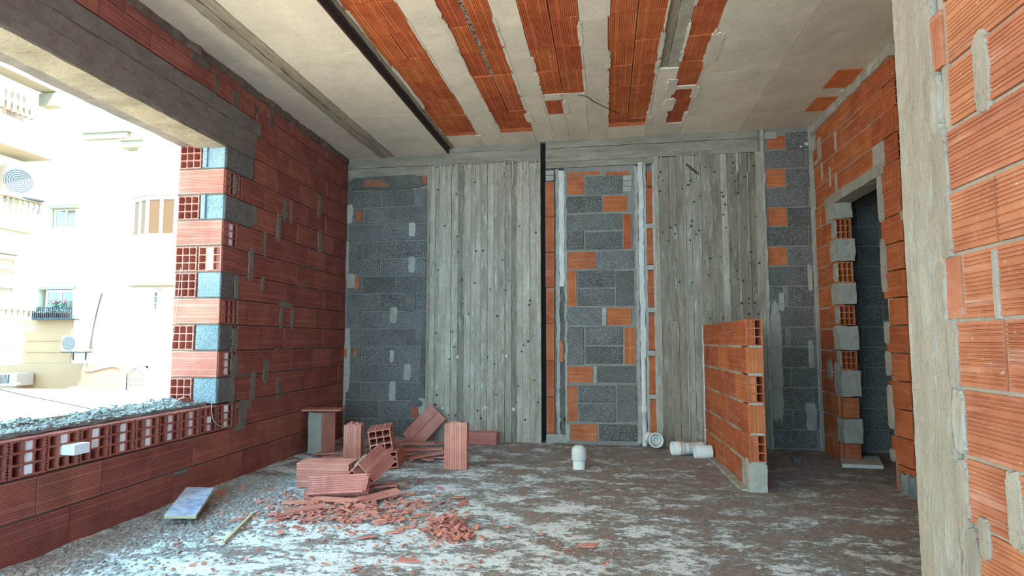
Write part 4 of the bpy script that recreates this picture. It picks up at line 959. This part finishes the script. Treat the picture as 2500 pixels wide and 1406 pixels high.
# balusters
def balme():
    return lathe([(.05, 0), (.05, .04), (.03, .07), (.06, .16), (.075, .24), (.05, .36), (.025, .46), (.04, .52), (.05, .55), (.05, .6)], 10)
BAL = balme()
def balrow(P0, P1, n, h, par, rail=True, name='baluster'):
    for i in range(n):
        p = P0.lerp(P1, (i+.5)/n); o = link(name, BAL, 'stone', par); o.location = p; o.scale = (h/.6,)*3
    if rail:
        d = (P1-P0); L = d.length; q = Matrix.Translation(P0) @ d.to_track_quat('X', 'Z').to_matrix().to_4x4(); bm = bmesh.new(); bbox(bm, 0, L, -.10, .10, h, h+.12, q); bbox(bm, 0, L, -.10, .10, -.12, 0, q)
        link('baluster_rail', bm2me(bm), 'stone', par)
# bay window (half hexagon) with amber blinds
def prism(pl, z0, z1):
    bm = bmesh.new(); a = [bm.verts.new((x, y, z0)) for x, y in pl]; b = [bm.verts.new((x, y, z1)) for x, y in pl]; bm.faces.new(a); bm.faces.new(b)
    for i in range(len(pl)): bm.faces.new((a[i], a[(i+1) % len(pl)], b[(i+1) % len(pl)], b[i]))
    return bm2me(bm)
xb = onY(338, 500, YF).x; xe = onY(450, 500, YF).x+.8; zt = onY(340, 482, YF-.5).z; zb = onY(340, 573, YF-.5).z
bayp = [(xb, YF), (xb+.10, YF-.30), (xb+.90, YF-.62), (xb+1.9, YF-.55), (xe, YF-.2), (xe, YF)]
exp = lambda k: [(x+(x-xb-1)*k*.3, y-k if y < YF else y) for x, y in bayp]
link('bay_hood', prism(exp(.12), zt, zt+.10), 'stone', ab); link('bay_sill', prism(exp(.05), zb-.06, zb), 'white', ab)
link('bay_base', prism(exp(.02), zb-1.6, zb-1.3), 'cream', ab)
lowz = onY(330, 680, YF-.5).z
link('bay_soffit', prism(exp(.18), lowz-.25, lowz-.05), 'stone', ab); link('bay_wall', prism(exp(-.02), zt+.1, zt+2.3), 'cream', ab)
for (p, q) in zip(bayp, bayp[1:4]):
    P_, Q_ = Vector((*p, 0)), Vector((*q, 0)); d = Q_-P_; q4 = Matrix.Translation(P_) @ d.to_track_quat('X', 'Z').to_matrix().to_4x4(); L = d.length
    bm = bmesh.new(); nn = 2 if L > .7 else 1
    for i in range(nn+1): bbox(bm, L*i/nn-.05, L*i/nn+.05, -.03, .05, zb, zt, q4)
    bbox(bm, 0, L, -.03, .05, zt-.12, zt, q4); f = link('window', bm2me(bm), 'white', ab)
    bm = bmesh.new(); bbox(bm, 0, L, .0, .02, zb, zt, q4); link('pane', bm2me(bm), 'amber' if p[0] > xb+.05 else 'beigeblind', f)
balrow(Vector((xb+.05, YF-.62, zb-.42)), Vector((xb+1.9, YF-.85, zb-.42)), 9, .34, ab, rail=False)
# cornice over the bay
c1, c2 = fb_(205, 328, 312, 333, -.1), fb_(345, 345, 440, 352, -.3)
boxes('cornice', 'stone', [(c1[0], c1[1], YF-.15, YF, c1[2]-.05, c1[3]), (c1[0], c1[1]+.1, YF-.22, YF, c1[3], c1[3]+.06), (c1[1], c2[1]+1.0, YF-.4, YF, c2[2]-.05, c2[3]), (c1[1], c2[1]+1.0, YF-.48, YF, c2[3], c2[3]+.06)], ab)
bx('vent', 'glass', 338, 289, 355, 303, .1, .12)
# arched windows
def arch(x0, y0, x1, y1, bars, t=0.0):
    a = fb_(x0, y0, x1, y1); cx_ = (a[0]+a[1])/2; r = (a[1]-a[0])/2; zs = a[3]-r; bm = bmesh.new(); n = 12
    for k in range(n):
        q0, q1 = PI*k/n, PI*(k+1)/n
        for (ra_, rb) in ((r-.06, r+.03),):
            v = [bm.verts.new((cx_+rr*math.cos(q), YF+yy, zs+rr*math.sin(q))) for yy in (-.12, .1) for rr, q in ((ra_, q0), (rb, q0), (rb, q1), (ra_, q1))]
            for f in ((0, 1, 2, 3), (4, 5, 6, 7), (0, 1, 5, 4), (1, 2, 6, 5), (2, 3, 7, 6), (3, 0, 4, 7)): bm.faces.new([v[i] for i in f])
    bbox(bm, a[0]-.03, a[0]+.06, YF-.12, YF+.1, a[2], zs); bbox(bm, a[1]-.06, a[1]+.03, YF-.12, YF+.1, a[2], zs); bbox(bm, a[0]-.15, a[1]+.15, YF-.2, YF+.05, a[2]-.1, a[2])
    for i in range(1, bars):
        x = a[0]+(a[1]-a[0])*i/bars; hz = zs+math.sqrt(max(0, r*r-(x-cx_)**2)); bbox(bm, x-.014, x+.014, YF-.10, YF-.07, a[2], hz)
    for i in range(1, 4): z = a[2]+(zs-a[2])*i/3; bbox(bm, a[0], a[1], YF-.10, YF-.08, z-.012, z+.012)
    f = link('window', bm2me(bm), 'white', ab); bm = bmesh.new()
    v = [bm.verts.new((a[0], YF-.02, a[2])), bm.verts.new((a[1], YF-.02, a[2]))]+[bm.verts.new((cx_+r*math.cos(PI*k/n), YF-.02, zs+r*math.sin(PI*k/n))) for k in range(n+1)]
    bm.faces.new(v); link('pane', bm2me(bm), 'glass', f)
    bbx = []; return a
arch(311, 893, 359, 962, 9); arch(372, 709, 396, 772, 3)
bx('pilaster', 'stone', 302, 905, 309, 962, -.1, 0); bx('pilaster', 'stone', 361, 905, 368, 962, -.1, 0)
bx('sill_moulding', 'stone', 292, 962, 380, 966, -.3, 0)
balrow(onY(372, 793, YF-.5), onY(440, 798, YF-.5), 8, .26, ab, rail=False)
# left wing facing the alley
XWg = -15.0
lw = thing('building_wing', 'cream wing with balustrade balconies at the left edge of the window view', 'building')
def wing(x, y): return onX(x, y, XWg)
ye = wing(62, 700).y
boxes('wall', 'cream', [(XWg-.8, XWg-.4, 11, ye, wing(30, 890).z, 13), (XWg-.8, XWg, -16, 10.99, -9, 13), (XWg-.39, XWg, 11, ye, wing(30, 890).z, wing(0, 760).z), (XWg-.39, XWg, 11, ye, wing(0, 625).z+.1, 13), (XWg-.39, XWg, wing(41, 700).y, ye, wing(0, 760).z+.001, wing(0, 625).z+.099)], lw)  # long unseen stretch added to block low sky and bounce warm light
for (ya, yb, nm) in ((160, 190, 'cornice'), ):
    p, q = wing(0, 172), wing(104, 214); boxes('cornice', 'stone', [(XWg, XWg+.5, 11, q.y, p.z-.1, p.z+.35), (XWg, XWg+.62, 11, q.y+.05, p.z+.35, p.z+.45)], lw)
balrow(Vector((XWg+.35, wing(0, 215).y-.3, wing(0, 222).z-.55)), Vector((XWg+.35, wing(60, 232).y, wing(0, 222).z-.55)), 6, .6, lw, rail=False)
boxes('balcony_shade_sheet', 'glass', [(XWg, XWg+.05, 12.5, wing(62, 230).y, wing(0, 222).z-.55, wing(0, 222).z+.1)], lw)  # dark sheet that colours in the shade behind the balusters
boxes('bracket', 'stone', [(XWg, XWg+.5, wing(95, 240).y, wing(117, 240).y, wing(95, 250).z-.1, wing(95, 250).z+.25)], lw)
p = wing(0, 500); balrow(Vector((XWg+.4, wing(0, 530).y-.4, wing(0, 524).z)), Vector((XWg+.4, wing(70, 535).y, wing(0, 524).z)), 8, .42, lw)
boxes('balcony_slab', 'cream', [(XWg, XWg+.55, 11, wing(75, 535).y, wing(0, 524).z-.3, wing(0, 524).z-.12)], lw)
boxes('soffit', 'stone', [(XWg, XWg+.9, 11, wing(60, 380).y, wing(0, 372).z-.05, wing(0, 372).z+.1)], lw)
balrow(Vector((XWg+.35, wing(0, 790).y-.4, wing(0, 795).z)), Vector((XWg+.35, wing(50, 790).y, wing(0, 795).z)), 6, .40, lw)
a0, a1 = wing(0, 625), wing(40, 760)
fr_ = boxes('window', 'white', [(XWg-.1, XWg+.02, 12.5, a1.y, a1.z-.05, a1.z+.05), (XWg-.1, XWg+.02, 12.5, a1.y, a0.z-.05, a0.z+.05), (XWg-.1, XWg+.02, a1.y-.1, a1.y, a1.z, a0.z), (XWg-.1, XWg+.02, a1.y-.75, a1.y-.65, a1.z, a0.z), (XWg-.1, XWg+.02, 12.5, a1.y, (a0.z+a1.z)/2-.1, (a0.z+a1.z)/2)], lw)
boxes('pane', 'glass', [(XWg-.08, XWg-.05, 12.5, a1.y, a1.z, a0.z)], fr_)
for k in range(7): boxes('moulding', 'stone', [(XWg, XWg+.03, 11, ye, wing(0, 560).z-1.0*k, wing(0, 560).z-1.0*k+.04)], lw)
# air conditioners
def acunit(lab, c, w_, h, d, face='-y', rings=6):
    mw = Matrix.Translation(c) @ (Matrix.Rotation(R_(0), 4, 'Z') if face == '-y' else Matrix.Rotation(R_(70), 4, 'Z'))
    t = thing('air_conditioner', lab, 'air conditioner', mw, 'outdoor air conditioner units')
    link('casing', boxme((-w_/2, w_/2, -d/2, d/2, 0, h)), 'acw', t)
    bm = bmesh.new(); R0 = h*.43; cx_ = -w_*.18
    for k in range(rings):
        r1 = R0*(k+.6)/rings; n = 20
        for i in range(n):
            q0, q1 = 2*PI*i/n, 2*PI*(i+1)/n
            v = [bm.verts.new((cx_+r*math.cos(q), -d/2-.02, h/2+r*math.sin(q))) for r, q in ((r1, q0), (r1+R0/rings*.35, q0), (r1+R0/rings*.35, q1), (r1, q1))]; bm.faces.new(v)
    link('fan_grille', bm2me(bm), 'acw', t); bm = bmesh.new(); bmesh.ops.create_cone(bm, cap_ends=True, segments=24, radius1=R0, radius2=R0, depth=.01, matrix=Matrix.Translation((cx_, -d/2-.003, h/2)) @ Matrix.Rotation(R_(90), 4, 'X'))
    link('fan_opening', bm2me(bm), 'grille', t)
    boxes('bracket', 'iron', [(-w_/2, w_/2, -d/2, d/2, -.04, -.001), (-w_*.3, -w_*.27, d/2-.04, d/2, -.3, -.04), (w_*.27, w_*.3, d/2-.04, d/2, -.3, -.04)], t)
    return t
q = onY(186, 858, YF-.35); acunit('white air conditioner unit mounted below the flower pots', q, .86, .56, .32)
q = wing(38, 487); acunit('white air conditioner unit on the upper left wing balcony', q+Vector((.35, -.15, 0)), .85, .75, .35, 'x')
q = onY(36, 940, YF-.4); t = thing('window_air_conditioner', 'boxy window air conditioner beside the barred window, lower left', 'air conditioner', Matrix.Translation(q))
link('casing', boxme((-.40, .40, -.3, .3, 0, .42)), 'acw', t); link('grille', boxme((-.38, .1, -.32, -.3, .04, .38)), 'grille', t)
for i in range(10): link('slat', boxme((-.37+i*.047, -.355+i*.047, -.335, -.32, .04, .38)), 'acw', t)
tag(tube('hose', [onY(220, 850, YF-.4), onY(228, 800, YF-.1), onY(238, 755, YF-.05), onY(249, 715, YF-.05)], .025, 'iron'), 'dark hose rising from the air conditioner up the white facade', 'hose')
tag(tube('drain_pipe', [onY(212, 878, YF-.1), onY(212, 905, YF-.1), onY(292, 897, YF-.1), onY(293, 985, YF-.1)], .03, 'white'), 'thin white pipe bent across the lower facade', 'pipe')
# low white roof and wall in front
nb = thing('low_building', 'bright white flat roof and parapet just below the window view', 'building')
zr = onY(200, 992, 12).z
boxes('roof', 'cream', [(-24, -6.0, 9, 16, zr-.3, zr)], nb); boxes('parapet', 'cream', [(-24, -9, 15.6, 16, zr, onY(100, 952, 15.6).z)], nb)
boxes('body', 'cream', [(-24, -6.2, 9.2, 15.9, -9, zr-.3)], nb)
q = onY(195, 975, 15.5); link('dish', lathe([(.0005, 0), (.2, .03), (.36, .1), (.42, .18)], 20), 'acw', nb, Matrix.Translation(q+Vector((0, -.2, -.05))) @ ZA((.4, -.7, .4)))
tag(tube('cable', [onY(-40, 940, 11), onY(60, 965, 11), onY(160, 985, 11), onY(230, 1000, 11)], .012, 'iron'), 'dark cable sagging across the white roof outside', 'cable')
gr = boxes('ground', 'cream', [(-60, 40, -40, 60, -9.3, -9)], None, None, 'structure')
